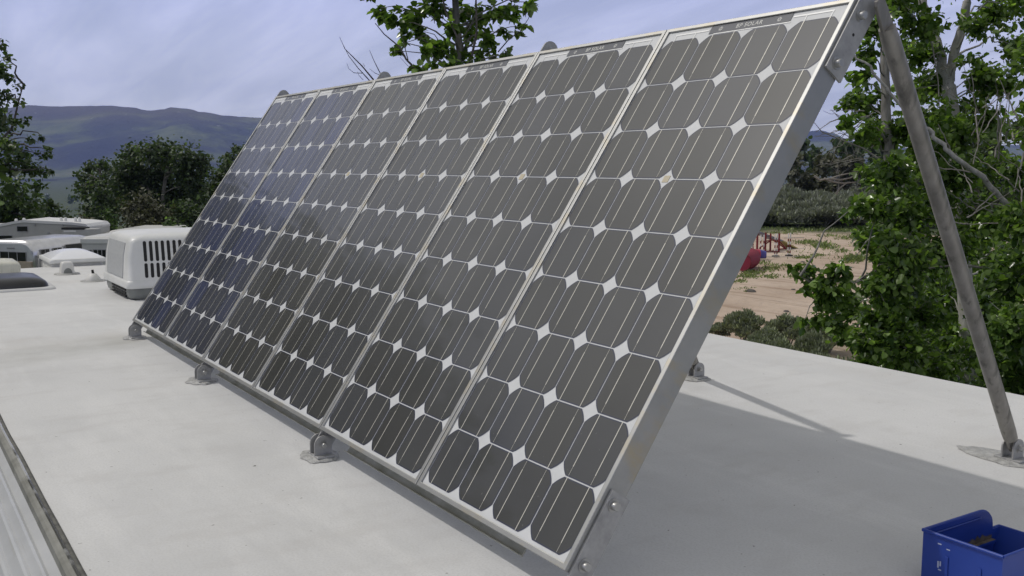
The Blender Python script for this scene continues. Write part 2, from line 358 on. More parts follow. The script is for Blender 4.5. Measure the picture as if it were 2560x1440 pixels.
# rolled edge on the far side
prof = [(RVY1, 0), (RVY1+.012, -.004), (RVY1+.02, -.015), (RVY1+.022, -.06)]
for i in range(len(xs)-1):
    for (a, b_) in zip(prof, prof[1:]):
        z0, z1 = roof_z(xs[i], 0), roof_z(xs[i+1], 0)
        mb.add([(xs[i], a[0], a[1]+z0), (xs[i+1], a[0], a[1]+z1), (xs[i+1], b_[0], b_[1]+z1), (xs[i], b_[0], b_[1]+z0)], [(0, 1, 2, 3)], 0, True)
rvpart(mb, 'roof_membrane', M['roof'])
mb = MB()
M['rv_wall'] = noisy('trailer_siding', [(.3, (.60, .60, .57)), (.7, (.70, .70, .67))], 2, rough=.5)
mb.box((RVX0+.05, RVY0+.01, GZ+.5), (RVX1-.01, RVY1-.01, -.42)); mb.box((-3.5, RVY0+.01, -.42), (RVX1-.01, RVY1-.01, -.03))
rvpart(mb, 'side_wall', M['rv_wall'])
# gutter moulding on the near edge: dark putty, metal strip with a bright lip
mb = MB()
def edge_line(x): return RVY0 - .002 + .0035*mnoise.noise(Vector((x*3.1, 0, 0)))
seg = [-4.2 + .08*i for i in range(130)]
def strip(prof, mi=0, wob=1.0):
    n = len(prof)
    for i in range(len(seg)-1):
        e0, e1 = edge_line(seg[i])*wob + RVY0*(1-wob), edge_line(seg[i+1])*wob + RVY0*(1-wob); z0, z1 = roof_z(seg[i], 0), roof_z(seg[i+1], 0)
        for a, b_ in zip(prof, prof[1:]):
            mb.add([(seg[i], e0+a[0], a[1]+z0), (seg[i+1], e1+a[0], a[1]+z1), (seg[i+1], e1+b_[0], b_[1]+z1), (seg[i], e0+b_[0], b_[1]+z0)], [(3, 2, 1, 0)], mi, False)
strip([(.012, .0015), (.007, .005), (.001, .0045)], 0)                    # putty
strip([(.001, .005), (-.003, .0075), (-.006, .006)], 1, .9)                # bright lip
strip([(-.006, .006), (-.014, .003), (-.020, -.002), (-.022, -.02)], 2, .3)            # weathered strip
M['putty'] = noisy('putty', [(.3, (.05, .05, .045)), (.7, (.16, .16, .14))], 30, rough=.8)
M['lip'] = noisy('bright_lip', [(.42, (.12, .12, .11)), (.5, (.75, .75, .73))], 3.2, rough=.3, metal=.7)
M['strip'] = noisy('weathered_strip', [(.3, (.15, .15, .13)), (.6, (.26, .26, .235))], 10, rough=.6, metal=.2)
rvpart(mb, 'edge_moulding', [M['putty'], M['lip'], M['strip']])
# ribbed white awning housing hung on the near side
aw = empty('awning', (1.3, -.72, -.05), label='ribbed white metal awning housing running along the near roof edge', cat='awning')
mb = MB()
prof = []
y = -.679
base = [(-.0225, -.018), (-.028, -.020), (-.040, -.026), (-.046, -.022), (-.052, -.0215), (-.058, -.028), (-.066, -.036), (-.072, -.033), (-.078, -.033), (-.084, -.041), (-.094, -.053), (-.100, -.051), (-.106, -.053), (-.112, -.063), (-.122, -.085), (-.126, -.12), (-.126, -.20)]
for i in range(len(base)-1):
    a, b_ = base[i], base[i+1]
    mb.add([(-3.4, RVY0+a[0], a[1]), (6.8, RVY0+a[0], a[1]), (6.8, RVY0+b_[0], b_[1]), (-3.4, RVY0+b_[0], b_[1])], [(3, 2, 1, 0)], 0, True)
mb.v = [tuple(Vector(p) - aw.location) for p in mb.v]
M['awning'] = noisy('awning_paint', [(.3, (.44, .45, .455)), (.7, (.52, .53, .535))], 8, rough=.32, second=[([(.62, 0), (.72, .5)], 6, (.42, .41, .37), (.6, 30, 30))])
mb.build('housing', M['awning'], aw)
mb = MB(); mb.tube([(-4.6, -.115, -.055), (5.4, -.115, -.055)], .022, 10)
mb.build('roller_tube', M['strip'], aw)

# ------------------------------------------------------------------ things on the roof
# air conditioner
ac = empty('air_conditioner', (-1.6, .78, 0), label='white rooftop air conditioner with dark louvre slots behind the far end of the solar array', cat='air conditioner')
hx, hy = .34, .53
def rrect(hx, hy, r, z, n=5, ox=0, oy=0):
    out = []
    for cx, cy, a0 in ((hx-r, hy-r, 0), (-hx+r, hy-r, 90), (-hx+r, -hy+r, 180), (hx-r, -hy+r, 270)):
        for k in range(n+1):
            a = R(a0+90*k/n); out.append((cx+r*math.cos(a)+ox, cy+r*math.sin(a)+oy, z))
    return out
def loft(mb, rings, mi=0, cap_top=True, cap_bot=False, smooth=True):
    n = len(rings[0]); vs = [p for r_ in rings for p in r_]
    mb.add(vs, [(i*n+k, i*n+(k+1) % n, (i+1)*n+(k+1) % n, (i+1)*n+k) for i in range(len(rings)-1) for k in range(n)], mi, smooth)
    if cap_top: mb.add(rings[-1], [tuple(range(n))], mi, smooth)
    if cap_bot: mb.add(rings[0], [tuple(reversed(range(n)))], mi)
mb = MB()
loft(mb, [rrect(hx-.020, hy-.024, .05, .003), rrect(hx-.010, hy-.012, .045, .012), rrect(hx-.008, hy-.008, .04, .03), rrect(hx-.004, hy-.004, .04, .078)])
mb.build('base_pan', M['grey_pan'], ac)
mb = MB()
loft(mb, [rrect(hx+.006, hy+.006, .040, .066), rrect(hx+.009, hy+.009, .040, .074), rrect(hx+.008, hy+.008, .040, .104), rrect(hx+.002, hy+.002, .038, .107), rrect(hx-.002, hy-.002, .036, .112), rrect(hx-.014, hy-.012, .036, .24), rrect(hx-.026, hy-.026, .04, .318),
          rrect(hx-.030, hy-.031, .042, .334), rrect(hx-.042, hy-.044, .05, .350), rrect(hx-.068, hy-.075, .06, .361), rrect(hx-.13, hy-.16, .07, .369), rrect(.06, .2, .05, .373)])
mb.build('shroud', M['white_plastic'], ac, smooth=True)
# recessed panel on the near side
mb = MB(); zs = [.118, .16, .20, .24, .28, .318]; gy = lambda z: (-hy+.002+(z-.112)*.078) if z < .24 else (-hy+.012+(z-.24)*.18)
for i in range(5):
    z0, z1 = zs[i], zs[i+1]
    mb.add([(-.235, gy(z0)-.004, z0), (.20, gy(z0)-.004, z0), (.20, gy(z1)-.004, z1), (-.235, gy(z1)-.004, z1), (-.235, gy(z0)+.02, z0), (.20, gy(z0)+.02, z0), (.20, gy(z1)+.02, z1), (-.235, gy(z1)+.02, z1)], [(0, 1, 2, 3), (0, 3, 7, 4), (1, 5, 6, 2)] + ([(0, 4, 5, 1)] if i == 0 else []) + ([(3, 2, 6, 7)] if i == 4 else []))
M['ac_panel'] = noisy('ac_side_panel', [(.3, (.40, .41, .41)), (.7, (.47, .48, .48))], 60, rough=.6)
mb.build('side_panel', M['ac_panel'], ac)
def slot(mb, y, z0, z1, w, xface):
    pts = []
    for k in range(9): a = R(180*k/8); pts.append((y+w*math.cos(a), z1-w+w*math.sin(a)))
    for k in range(9): a = R(180+180*k/8); pts.append((y+w*math.cos(a), z0+w+w*math.sin(a)))
    def X(z): return xface(z)
    n = len(pts)
    vsn = [(X(z)+.0015, yy, z) for yy, z in pts] + [(X(z)-.01, yy, z) for yy, z in pts]
    mb.add(vsn, [tuple(range(n))] + [(i, n+i, n+(i+1) % n, (i+1) % n) for i in range(n)], 0)
xf = lambda z: hx-.002 - (z-.112)*.0938 if z < .24 else hx-.014-(z-.24)*.154
for zlo, zhi in ((.216, .331), (.124, .207)):
    for k in range(27):
        mb = MB(); slot(mb, -hy+.103+.0326*k, zlo, zhi, .0088, xf)
        mb.build('louvre_slot', M['dark'], ac)
for zz_ in (.060, .042, .024):
    for j in range(5):
        mb = MB(); mb.box((-.12+.075*j, -hy+.0015, zz_-.012), (-.055+.075*j, -hy+.03, zz_-.002)); mb.build('intake_slot', M['dark'], ac)

# skylight
skl = empty('skylight', (-3.80, .365, -.02), label='white domed skylight at the far end of the trailer roof', cat='skylight')
mb = MB(); loft(mb, [rrect(.25, .185, .03, -.07), rrect(.25, .185, .03, .055)], smooth=False); mb.build('curb', M['vent_plastic'], skl)
mb = MB(); loft(mb, [rrect(.275, .200, .03, .045), rrect(.28, .203, .03, .050), rrect(.28, .203, .03, .072), rrect(.262, .19, .03, .077)]); mb.build('rim', M['white_plastic'], skl)
mb = MB(); loft(mb, [rrect(.258*s, .186*s, .05*s, .076+.058*(1-s*s)**.9) for s in (1, .93, .84, .72, .58, .42, .25, .1)]); mb.build('dome', M['dome_white'], skl, smooth=True)

# plumbing vent cap with a front arch
vc = empty('vent_cap', (-2.96, .195, 0), label='white hooded vent cap with an arched opening in front of the skylight', cat='vent')
mb = MB(); mb.lathe([(.105, .001), (.10, .008), (.06, .012), (0.0, .012)], n=20); mb.build('flange', M['sealant'], vc)
mb = MB(); loft(mb, [rrect(.055, .056, .02, .008), rrect(.055, .052, .02, .05), rrect(.05, .046, .02, .085), rrect(.038, .038, .02, .098), rrect(.015, .015, .01, .101)]); mb.build('hood', M['vent_plastic'], vc, smooth=True)
mb = MB(); pts = [(.0565, .034*math.cos(R(180*k/10)), .012+.040*math.sin(R(180*k/10))) for k in range(11)]
mb.add(pts + [(.05, p[1], p[2]) for p in pts], [tuple(range(11))] + [(i, 11+i, 12+i, i+1) for i in range(10)], 0)
mb.build('opening', M['grey_pan'], vc); vc.scale = (.82, .82, .9)
# pipe vent with stub
pv = empty('pipe_vent', (-2.41, .27, 0), label='low white pipe boot with a black stub beside the air conditioner', cat='vent')
mb = MB(); mb.lathe([(.10, .001), (.095, .007), (.05, .01), (.05, .012)], n=20); mb.build('flange', M['sealant'], pv)
mb = MB(); mb.lathe([(.058, .008), (.054, .025), (.036, .042), (.028, .056), (.012, .060), (0, .060)], n=20); mb.build('boot', M['vent_plastic'], pv)
mb = MB(); mb.tube([(0, 0, .055), (-.004, -.004, .088)], [.011, .009], 10); mb.build('pipe_stub', M['dark'], pv); pv.scale = (.82, .82, .85)
# smoked roof vent dome
sd = empty('roof_vent', (-2.36, -.30, 0), label='low smoked black roof vent dome at the left edge of the photo', cat='vent')
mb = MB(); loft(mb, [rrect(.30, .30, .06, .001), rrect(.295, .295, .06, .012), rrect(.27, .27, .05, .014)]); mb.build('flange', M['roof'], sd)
mb = MB(); loft(mb, [rrect(.255*a, .265*a, .07*a, .012+.062*b_) for a, b_ in ((1, 0), (.995, .25), (.95, .55), (.86, .8), (.7, .95), (.4, 1), (.1, 1.01))]); mb.build('dome', M['black_dome'], sd, smooth=True)
# raised beige vent lid
rl = empty('roof_vent', (-3.05, -.36, 0), label='pale beige vent lid raised behind the smoked black dome', cat='vent')
mb = MB(); loft(mb, [rrect(.22, .22, .03, .001), rrect(.22, .22, .03, .03), rrect(.19, .19, .03, .03)], smooth=False); mb.build('curb', M['vent_plastic'], rl)
mb = MB(); loft(mb, [rrect(.21, .25, .03, .02), rrect(.215, .255, .03, .085), rrect(.205, .245, .03, .105), rrect(.16, .2, .03, .112)]); mb.build('lid', M['beige_lid'], rl)

# ------------------------------------------------------------------ solar array
TILT, H0, PW, PL = R(55.4706), .078, .540, 1.209
def PP(u, v, w): return Vector((u, v*math.cos(TILT) + w*math.sin(TILT), H0 + v*math.sin(TILT) - w*math.cos(TILT)))
def cell_material(name, base):
    m = mat(name, base, .33, spec=.62, coat=.5, coat_rough=.05); t = m.node_tree; b = t.nodes['Principled BSDF']; b.inputs['Coat IOR'].default_value = 1.45
    g = N(t, 'ShaderNodeNewGeometry')
    n = N(t, 'ShaderNodeTexNoise', i_Scale=2.2, i_Detail=6); t.links.new(g.outputs['Position'], n.inputs['Vector'])
    n3 = N(t, 'ShaderNodeTexNoise', i_Scale=120, i_Detail=3); t.links.new(g.outputs['Position'], n3.inputs['Vector'])
    # a film of pale dust on the glass, a little uneven
    r = ramp(t, [(.28, .060), (.5, .100), (.72, .145)], n.outputs[0])
    r3 = ramp(t, [(.70, 0), (.76, .45)], n3.outputs[0])
    sp = N(t, 'ShaderNodeSeparateXYZ'); t.links.new(g.outputs['Position'], sp.inputs[0])
    low = N(t, 'ShaderNodeMapRange', i_1=.42, i_2=.08, i_3=.0, i_4=.55); t.links.new(sp.outputs[2], low.inputs[0])    # rain splash sits on the lower cells
    sm = N(t, 'ShaderNodeMath', operation='MULTIPLY'); t.links.new(low.outputs[0], sm.inputs[0]); t.links.new(r3.outputs[0], sm.inputs[1])
    ad = N(t, 'ShaderNodeMath', operation='ADD'); t.links.new(sm.outputs[0], ad.inputs[0]); t.links.new(r.outputs[0], ad.inputs[1])
    mx = N(t, 'ShaderNodeMix', data_type='RGBA'); t.links.new(ad.outputs[0], mx.inputs[0]); mx.inputs[7].default_value = (.40, .395, .36, 1)
    oi = N(t, 'ShaderNodeObjectInfo'); vr = ramp(t, [(0, tuple(c*.6 for c in base)), (.5, base), (1, (base[0]*1.35, base[1]*1.45, base[2]*1.9))], oi.outputs['Random']); t.links.new(vr.outputs[0], mx.inputs[6])
    t.links.new(mx.outputs[2], b.inputs['Base Color'])
    return m
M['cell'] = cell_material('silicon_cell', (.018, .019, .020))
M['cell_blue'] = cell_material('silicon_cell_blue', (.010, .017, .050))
M['cell_edge'] = mat('cell_edge', (.035, .04, .07), .35, coat=.5)
M['busbar'] = mat('busbar_silver', (.66, .64, .57), .35, .25)
M['ribbon'] = mat('tin_ribbon', (.88, .88, .86), .35, .1)
M['backsheet'] = noisy('backsheet', [(.3, (.60, .61, .61)), (.7, (.66, .67, .67))], 20, rough=.5, coat=.5, second=[([(.7, 0), (.78, .5)], 60, (.45, .44, .40), (1, 1, 1))])
M['label_grey'] = mat('label_grey', (.085, .09, .105), .4, coat=.4)
M['label_ink'] = mat('label_ink', (.62, .62, .58), .5)
M['tan_tag'] = mat('tan_tag', (.52, .46, .33), .6)
M['frame_dirt'] = noisy('frame_anodised', [(.3, (.37, .375, .37)), (.7, (.43, .43, .42))], 18, rough=.48, metal=.95, second=[([(.52, 0), (.68, .6)], 7, (.47, .40, .26), (1, 2, 1))])

P_, CW, CR_ = .1285, .0629, .0752
cx0 = (PW-.003-4*P_)/2; cy0 = .0165
def cell_outline(hw, r):
    k = math.sqrt(r*r-hw*hw); a0 = math.atan2(k, hw); a1 = math.pi/2-a0; pts = []
    for q in range(4):
        for i in range(6):
            a = a0 + (a1-a0)*i/5 + q*math.pi/2; pts.append((r*math.cos(a), r*math.sin(a)))
    return pts
def cell_mesh(flip):
    mb = MB(); o1 = cell_outline(CW, CR_); o2 = cell_outline(CW-.0022, CR_-.0026)
    n = len(o1); mb.add([(*p, 0) for p in o1] + [(*p, 0) for p in o2], [(i, (i+1) % n, n+(i+1) % n, n+i) for i in range(n)], 1)
    mb.add([(*p, 0) for p in o2], [tuple(range(n))], 0)
    for sx in (-.0325, .0325):
        # tabbing ribbon: from one edge over four fifths of the cell, a thin bar on the rest
        y0, y1 = (-CW-.0008, .043) if flip else (-.043, CW+.0008)
        mb.add([(sx-.0010, y0, .0004), (sx+.0010, y0, .0004), (sx+.0010, y1, .0004), (sx-.0010, y1, .0004)], [(0, 1, 2, 3)], 2)
        y0, y1 = (.043, CW-.002) if flip else (-CW+.002, -.043)
        mb.add([(sx-.0004, y0, .0003), (sx+.0004, y0, .0003), (sx+.0004, y1, .0003), (sx-.0004, y1, .0003)], [(0, 1, 2, 3)], 2)
    return mb
def text_mesh(s, size):
    cu = bpy.data.curves.new('text', 'FONT'); cu.body = s; cu.size = size; cu.align_x = 'CENTER'; cu.align_y = 'CENTER'; cu.space_character = 1.15; cu.offset = size*.012
    to = bpy.data.objects.new('text_tmp', cu); COL.objects.link(to)
    dg = bpy.context.evaluated_depsgraph_get(); me = bpy.data.meshes.new_from_object(to.evaluated_get(dg))
    bpy.data.objects.remove(to); return me
TEXT = text_mesh('BP SOLAR', .0155)
TEXT.materials.clear(); TEXT.materials.append(M['label_ink'])
proto_parts = None
PLAB = ['first panel of the array, farthest left with bluish cells beside the air conditioner', 'second panel from the far left end, bluish cells', 'third panel from the far left end, first of the grey ones',
        'fourth panel from the far left end of the array', 'fifth panel, next to the nearest one, under the right-hand lug tip', 'nearest solar panel at the right end of the tilted array']
def make_panel(i):
    e = empty('solar_panel', PP(i*PW, 0, 0), (TILT, 0, 0), PLAB[i], 'solar panel', 'solar panels in the tilted array')
    return e
def slab(mb, x0, x1, y0, y1, z0, z1): mb.box((x0, y0, z0), (x1, y1, z1))
w_, l_, fl, fd = PW-.003, PL, .0105, .050
def frame_mesh():
    mb = MB(); out = [(0, 0), (w_, 0), (w_, l_), (0, l_)]; inn = [(fl, fl), (w_-fl, fl), (w_-fl, l_-fl), (fl, l_-fl)]
    for k in range(4):
        a, b_ = out[k], out[(k+1) % 4]; c_, d_ = inn[(k+1) % 4], inn[k]
        top = [(*a, 0), (*b_, 0), (*c_, 0), (*d_, 0)]; bot = [(p[0], p[1], -fd) for p in top]
        mb.add(top+bot, [(0, 1, 2, 3), (7, 6, 5, 4), (0, 4, 5, 1), (2, 6, 7, 3)], 0)
    return mb
proto = make_panel(0)
fr = frame_mesh().build('frame', M['frame_dirt'], proto, bevel=.0012, seg=2)
mb = MB(); mb.box((fl, fl, -.0085), (w_-fl, l_-fl, -.0045)); bs = mb.build('backsheet', M['backsheet'], proto)
cellA = cell_mesh(True); cellB = cell_mesh(False)
cells = []
for cx in range(4):
    for cy in range(9):
        if len(cells) == 0 or (cx == 1 and cy == 0):
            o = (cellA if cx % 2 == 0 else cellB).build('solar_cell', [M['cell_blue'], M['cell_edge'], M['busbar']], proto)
            if cx == 0: mA = o.data
            else: mB = o.data
        else:
            o = bpy.data.objects.new('solar_cell', mA if cx % 2 == 0 else mB); COL.objects.link(o); o.parent = proto
        o.location = (cx0+P_*(cx+.5), cy0+P_*(cy+.5), -.0038)
        cells.append(o)
ytop = cy0 + 9*P_
mb = MB()
def rib(x0, x1, y0, y1): mb.add([(x0, y0, -.0036), (x1, y0, -.0036), (x1, y1, -.0036), (x0, y1, -.0036)], [(0, 1, 2, 3)], 0)
yb = ytop + .0145
rib(cx0+.030, cx0+P_+.010, yb-.002, yb+.002)
rib(cx0+3*P_-.004, cx0+3*P_+.099, yb-.002, yb+.002)
for xx in (cx0+.0645-.0325, cx0+.0643+.0325, cx0+3.5*P_-.0325, cx0+3.5*P_+.0325): rib(xx-.0012, xx+.0012, ytop-.004, yb)
rib(cx0+P_+.03, cx0+3*P_-.005, ytop+.0005, ytop+.0028)
mb.build('bus_ribbon', M['ribbon'], proto)
mb = MB(); x0, x1 = cx0+P_+.014, cx0+3*P_-.008; mb.box((x0, ytop+.0032, -.0043), (x1, l_-fl-.0012, -.0034)); ls = mb.build('label_strip', M['label_grey'], proto)
tx = bpy.data.objects.new('lettering', TEXT); COL.objects.link(tx); tx.parent = ls; tx.location = ((x0+x1)/2, (ytop+.0032+l_-fl-.0012)/2, -.0032)
for fx in (.14, .86):
    mb = MB(); c0 = Vector((x0+(x1-x0)*fx, (ytop+.0032+l_-fl-.0012)/2, -.0032))
    for k in range(8):
        a = k*math.pi/4+.2; d = Vector((math.cos(a), math.sin(a), 0)); n = Vector((-d.y, d.x, 0)); mb.poly([c0+d*.0012, c0+d*.004+n*.0013, c0+d*.0072, c0+d*.004-n*.0013])
    mb.build('emblem', M['label_ink'], ls)
mb = MB(); mb.box((cx0+2*P_-.009, cy0+6*P_-.008, -.0046), (cx0+2*P_+.009, cy0+6*P_+.008, -.0036)); mb.build('tan_tag', M['tan_tag'], proto)
panels = [proto]
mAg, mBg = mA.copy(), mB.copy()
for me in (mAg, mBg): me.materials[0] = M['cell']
for i in range(1, 6):
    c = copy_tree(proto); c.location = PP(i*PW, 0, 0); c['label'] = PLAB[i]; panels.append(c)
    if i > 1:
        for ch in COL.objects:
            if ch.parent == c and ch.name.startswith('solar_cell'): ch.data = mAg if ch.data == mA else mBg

for i in (0, 1):
    for ch in [o for o in COL.objects if o.parent == panels[i] and o.name.startswith('tan_tag')]: bpy.data.objects.remove(ch)
# rails bolted behind the lower edge
for k, (u0, u1, lab) in enumerate(((.10, 1.0, 'far weathered angle rail under the lower edge of the two left-most panels'), (1.16, 2.08, 'middle weathered angle rail under the lower edge of the third and fourth panels'), (2.26, 3.06, 'near weathered angle rail under the lower edge of the two nearest panels'))):
    e = empty('angle_rail', PP(u0, 0, .05), (TILT, 0, 0), lab, 'rail', 'angle rails under the array')
    mb = MB(); mb.box((0, -.018, -.0035), (u1-u0, .020, -.0004)); mb.box((0, -.018, -.0003), (u1-u0, -.0150, .009)); mb.build('rail_bar', M['oldalu'], e, bevel=.001)

# bolts
def hexbolt(name, c, axis, r, h, parent, washer=True, pinv=None):
    c = Vector(c); axis = Vector(axis).normalized(); mb = MB()
    if washer: mb.tube([c, c+axis*.0018], r*1.45, 16)
    mb.tube([c+axis*.0018, c+axis*(h*.9), c+axis*h], [r, r, r*.86], 6)
    if pinv: mb.v = [tuple(pinv @ Vector(p)) for p in mb.v]
    return mb.build(name, M['zinc'], parent)

# hinge feet under the lower edge: pad of sealant, folded foot plate, upright lug, bolt and the strap bolted to the frames
def foot(loc, label, group, strap_dir=None, rx=.0):
    e = empty('mounting_foot', loc, label=label, cat='mounting foot', group=group)
    mb = MB(); n = 26; rr = [1+.30*mnoise.noise(Vector((loc[0]*5, k*.55, 2))) for k in range(n)]
    def ring(s, z): return [((-.012 + .064*s*rr[k]*math.cos(2*math.pi*k/n)), .050*s*rr[k]*math.sin(2*math.pi*k/n), z+.0015*mnoise.noise(Vector((k*1.7, s*9, loc[0])))) for k in range(n)]
    loft(mb, [ring(1, .0012), ring(.95, .005), ring(.78, .0075), ring(.5, .009)]); mb.build('sealant_pad', M['sealant'], e)
    mb = MB(); mb.box((-.036, -.024, .007), (.036, .024, .0125)); mb.build('foot_plate', M['galv'], e, bevel=.002)
    mb = MB(); hw, top = .024, .062
    pr = [(-hw, .0125)] + [(hw*math.cos(R(180-180*k/10)), top-hw+hw*math.sin(R(180-180*k/10))) for k in range(11)] + [(hw, .0125)]
    for xo in (-.0165, .0125): mb = MB(); mb.prism(pr, 0, xo, xo+.004); mb.build('lug', M['galv'], e, bevel=.0008)
    hexbolt('bolt', (.0165, 0, top-hw), (1, 0, 0), .0075, .012, e)
    return e
BG = 'hinge feet along the lower edge of the array'
feet_u = [.03, 2*PW, 4*PW, 6*PW+.006]
FL = ['hinge foot at the far left corner of the array beside the air conditioner', 'hinge foot under the joint of the second and third panels', 'hinge foot under the joint of the fourth and fifth panels', 'hinge foot at the near lower corner of the array']
for u, l in zip(feet_u, FL): foot((u, .004, 0), l, BG)
# tilt brackets: flat bars bolted to the panel sides, low and high ends
def bracket(u, v0, v1, w0, w1, bolts, label, rnd=None, hole=None):
    e = empty('tilt_bracket', PP(u, v0, 0), (TILT, 0, 0), label, 'bracket', 'flat bar brackets of the array')
    mb = MB(); dv_ = v1-v0
    # profile in (y=v, z=-w)
    if rnd == 'top':
        c_ = (w0+w1)/2; r_ = (w1-w0)/2
        pr = [(0, -w0), (0, -w1), (dv_-r_, -w1)] + [(dv_-r_+r_*math.sin(R(180*k/8)), -c_-r_*math.cos(R(180*k/8))) for k in range(1, 8)] + [(dv_-r_, -w0)]
    else:
        c_ = (w0+w1)/2; r_ = (w1-w0)/2
        pr = [(r_, -w1)] + [(dv_, -w1), (dv_, -w0), (r_, -w0)] + [(r_-r_*math.sin(R(180*k/8)), -c_+r_*math.cos(R(180*k/8))) for k in range(1, 8)]
    mb.prism(pr, 0, 0, .005); mb.build('flat_bar', M['galv'], e, bevel=.0008)
    for v, w in bolts: hexbolt('bolt', (.005, v-v0, -w), (1, 0, 0), .0085, .0125, e)
    if hole:
        mb = MB(); mb.tube([(.0045, hole[0]-v0, -hole[1]), (.0056, hole[0]-v0, -hole[1])], .0032, 12); mb.build('bolt_hole', M['dark'], e)
    return e
for u, nm in ((-.0062, 'at the far left end'), (2*PW-.004, 'between the second and third panels'), (4*PW-.004, 'between the fourth and fifth panels'), (6*PW-.0025, 'on the exposed right side')):
    last = u > 3
    bracket(u, 1.050, 1.262, .007 if last else .004, .060 if last else .056, [(1.185, .026), (1.072, .027)] if last else [], 'upper flat bar %s of the array' % nm, 'top', (1.144, .033) if last else None)
    bracket(u, -.055, .157, .010, .056, [(.135, .027), (.023, .029)] if last else [], 'lower flat bar %s of the array' % nm)
    if not last:
        e = [o for o in COL.objects if o.name.startswith('tilt_bracket') and o.type == 'EMPTY'][-2]
        hexbolt('bolt', (.005, 1.236-1.050, -.030), (1, 0, 0), .006, .010, e)

# support struts: tube flattened at both ends
SG = 'tube struts propping up the back of the array'
rear = [(-.03, 1.47), (1.02, 1.478), (1.985, 1.488), (3.155, 1.475)]
SL = ['tube strut behind the far left end of the array', 'tube strut behind the second panel', 'tube strut behind the fourth panel, ending at the foot in the sunlit roof', 'long grey tube strut at the right, propping the near top corner']
RL = ['rear foot of the far left strut', 'rear foot of the strut behind the second panel', 'rear foot just beyond the array side, a strut shadow running from it', 'rear foot of the long right strut in a wide grey sealant pad']
for u, (rx, ry), l, l2 in zip(feet_u, rear, SL, RL):
    A = PP(u + (.012 if u > 3 else -.010), 1.222, .050); B = Vector((rx, ry, .042)); d = (B-A).normalized()
    e = empty('support_strut', B, label=l, cat='strut', group=SG)
    mb = MB(); a_, b_ = A + d*.045, B - d*.028
    mb.tube([p - B for p in (a_, a_+d*.03, a_+d*.3, b_-d*.3, b_-d*.03, b_)], [.0165, .0185, .0185, .0185, .0185, .017], 20)
    mb.build('tube', M['pole'], e)
    side = Vector((1, 0, 0)); nrm = d.cross(side).normalized()
    for P0, P1, nm in ((A - d*.018, a_ + d*.012, 'flattened_end'), (b_ - d*.012, B + d*.014, 'flattened_end')):
        mb = MB(); pts = []
        for t_, hw_ in ((0, .009), (.12, .0145), (.5, .0165), (.75, .0170), (1, .0172)) if nm and P0 != b_ - d*.012 else ((0, .0172), (.25, .0178), (.6, .0178), (.88, .015), (1, .010)):
            c = P0 + (P1-P0)*t_; pts.append((c, hw_))
        vsn = []
        for c, hw_ in pts:
            for sx, sn in ((-.004, -1), (.004, -1), (.004, 1), (-.004, 1)): vsn.append(c + side*sx + nrm*hw_*sn - B)
        fs = [(i*4+k, i*4+(k+1) % 4, i*4+4+(k+1) % 4, i*4+4+k) for i in range(len(pts)-1) for k in range(4)] + [(3, 2, 1, 0), tuple(len(vsn)-4+k for k in range(4))]
        mb.add(vsn, fs); mb.build(nm, M['pole'], e, bevel=.0015)
    ft = foot((rx, ry, 0), l2, 'rear feet of the struts')
    if rx > 3:
        mb = MB(); n = 30
        def ring(s, z): return [(-.02+.13*s*(1+.18*mnoise.noise(Vector((k*.7, 4, 1))))*math.cos(2*math.pi*k/n), .01+.055*s*(1+.22*mnoise.noise(Vector((k*.9, 1, 7))))*math.sin(2*math.pi*k/n), z) for k in range(n)]
        loft(mb, [ring(1, .0012), ring(.96, .0035), ring(.6, .0045)]); mb.build('sealant_smear', M['sealant'], ft)

# ------------------------------------------------------------------ blue parts bin
bx0, bx1, by0, by1, bz = 3.484, 3.634, .620, .862, .100
bn = empty('parts_bin', ((bx0+bx1)/2, (by0+by1)/2, .002), label='blue plastic stacking bin with mud inside, standing on the roof at the lower right', cat='bin')
ow = Vector((-(bx0+bx1)/2, -(by0+by1)/2, -.002)); th_ = .0035
def binbuild(mb, n, m, **k):
    mb.v = [tuple(Vector(p)+ow) for p in mb.v]; return mb.build(n, m, bn, **k)
lz = .058
side = [(by0, .004), (by0, bz), (by0+.175, bz)] + [(by0+.175+.040*math.sin(R(90*k/6)), bz-.032+.032*math.cos(R(90*k/6))) for k in range(1, 7)] + [(by0+.216, lz), (by1, lz), (by1-.02, .004)]
mb = MB()
mb.prism(side, 0, bx0, bx0+th_); mb.prism(side, 0, bx1-th_, bx1)
mb.box((bx0+th_, by0, .004), (bx1-th_, by0+th_, bz-.0005)); mb.box((bx0+th_, by0+th_, .006), (bx1-th_, by1-.024, .010))
mb.add([(bx0+th_, by1, lz), (bx1-th_, by1, lz), (bx1-th_, by1-.02, .006), (bx0+th_, by1-.02, .006), (bx0+th_, by1-th_, lz), (bx1-th_, by1-th_, lz), (bx1-th_, by1-.024, .010), (bx0+th_, by1-.024, .010)], [(0, 1, 2, 3), (7, 6, 5, 4), (0, 4, 5, 1)])
binbuild(mb, 'body', M['bin_blue'])
mb = MB()
mb.tube([(bx0-.001, by0-.001, bz), (bx1+.001, by0-.001, bz)], .0032, 8)
for x in (bx0-.0005, bx1+.0005):
    mb.tube([(x, by0-.001, bz), (x, by0+.175, bz)] + [(x, y, z) for y, z in side[3:9]] + [(x, by0+.218, lz), (x, by1, lz)], .0026, 8)
mb.tube([(bx0, by1, lz), (bx1, by1, lz)], .003, 8)
mb.tube([(bx0+.0055, by0+.006, bz-.011), (bx0+.0055, by0+.172, bz-.011)], .0016, 6)
binbuild(mb, 'rim', M['bin_blue'])
mb = MB()
mb.box((bx0+th_, by0+.02, .036), (bx0+th_+.010, by0+.212, .040)); binbuild(mb, 'ledge', M['bin_blue'])
mb = MB(); hm_ = lambda k: .006+.020*abs(mnoise.noise(Vector((k*.45, 0, 3))))
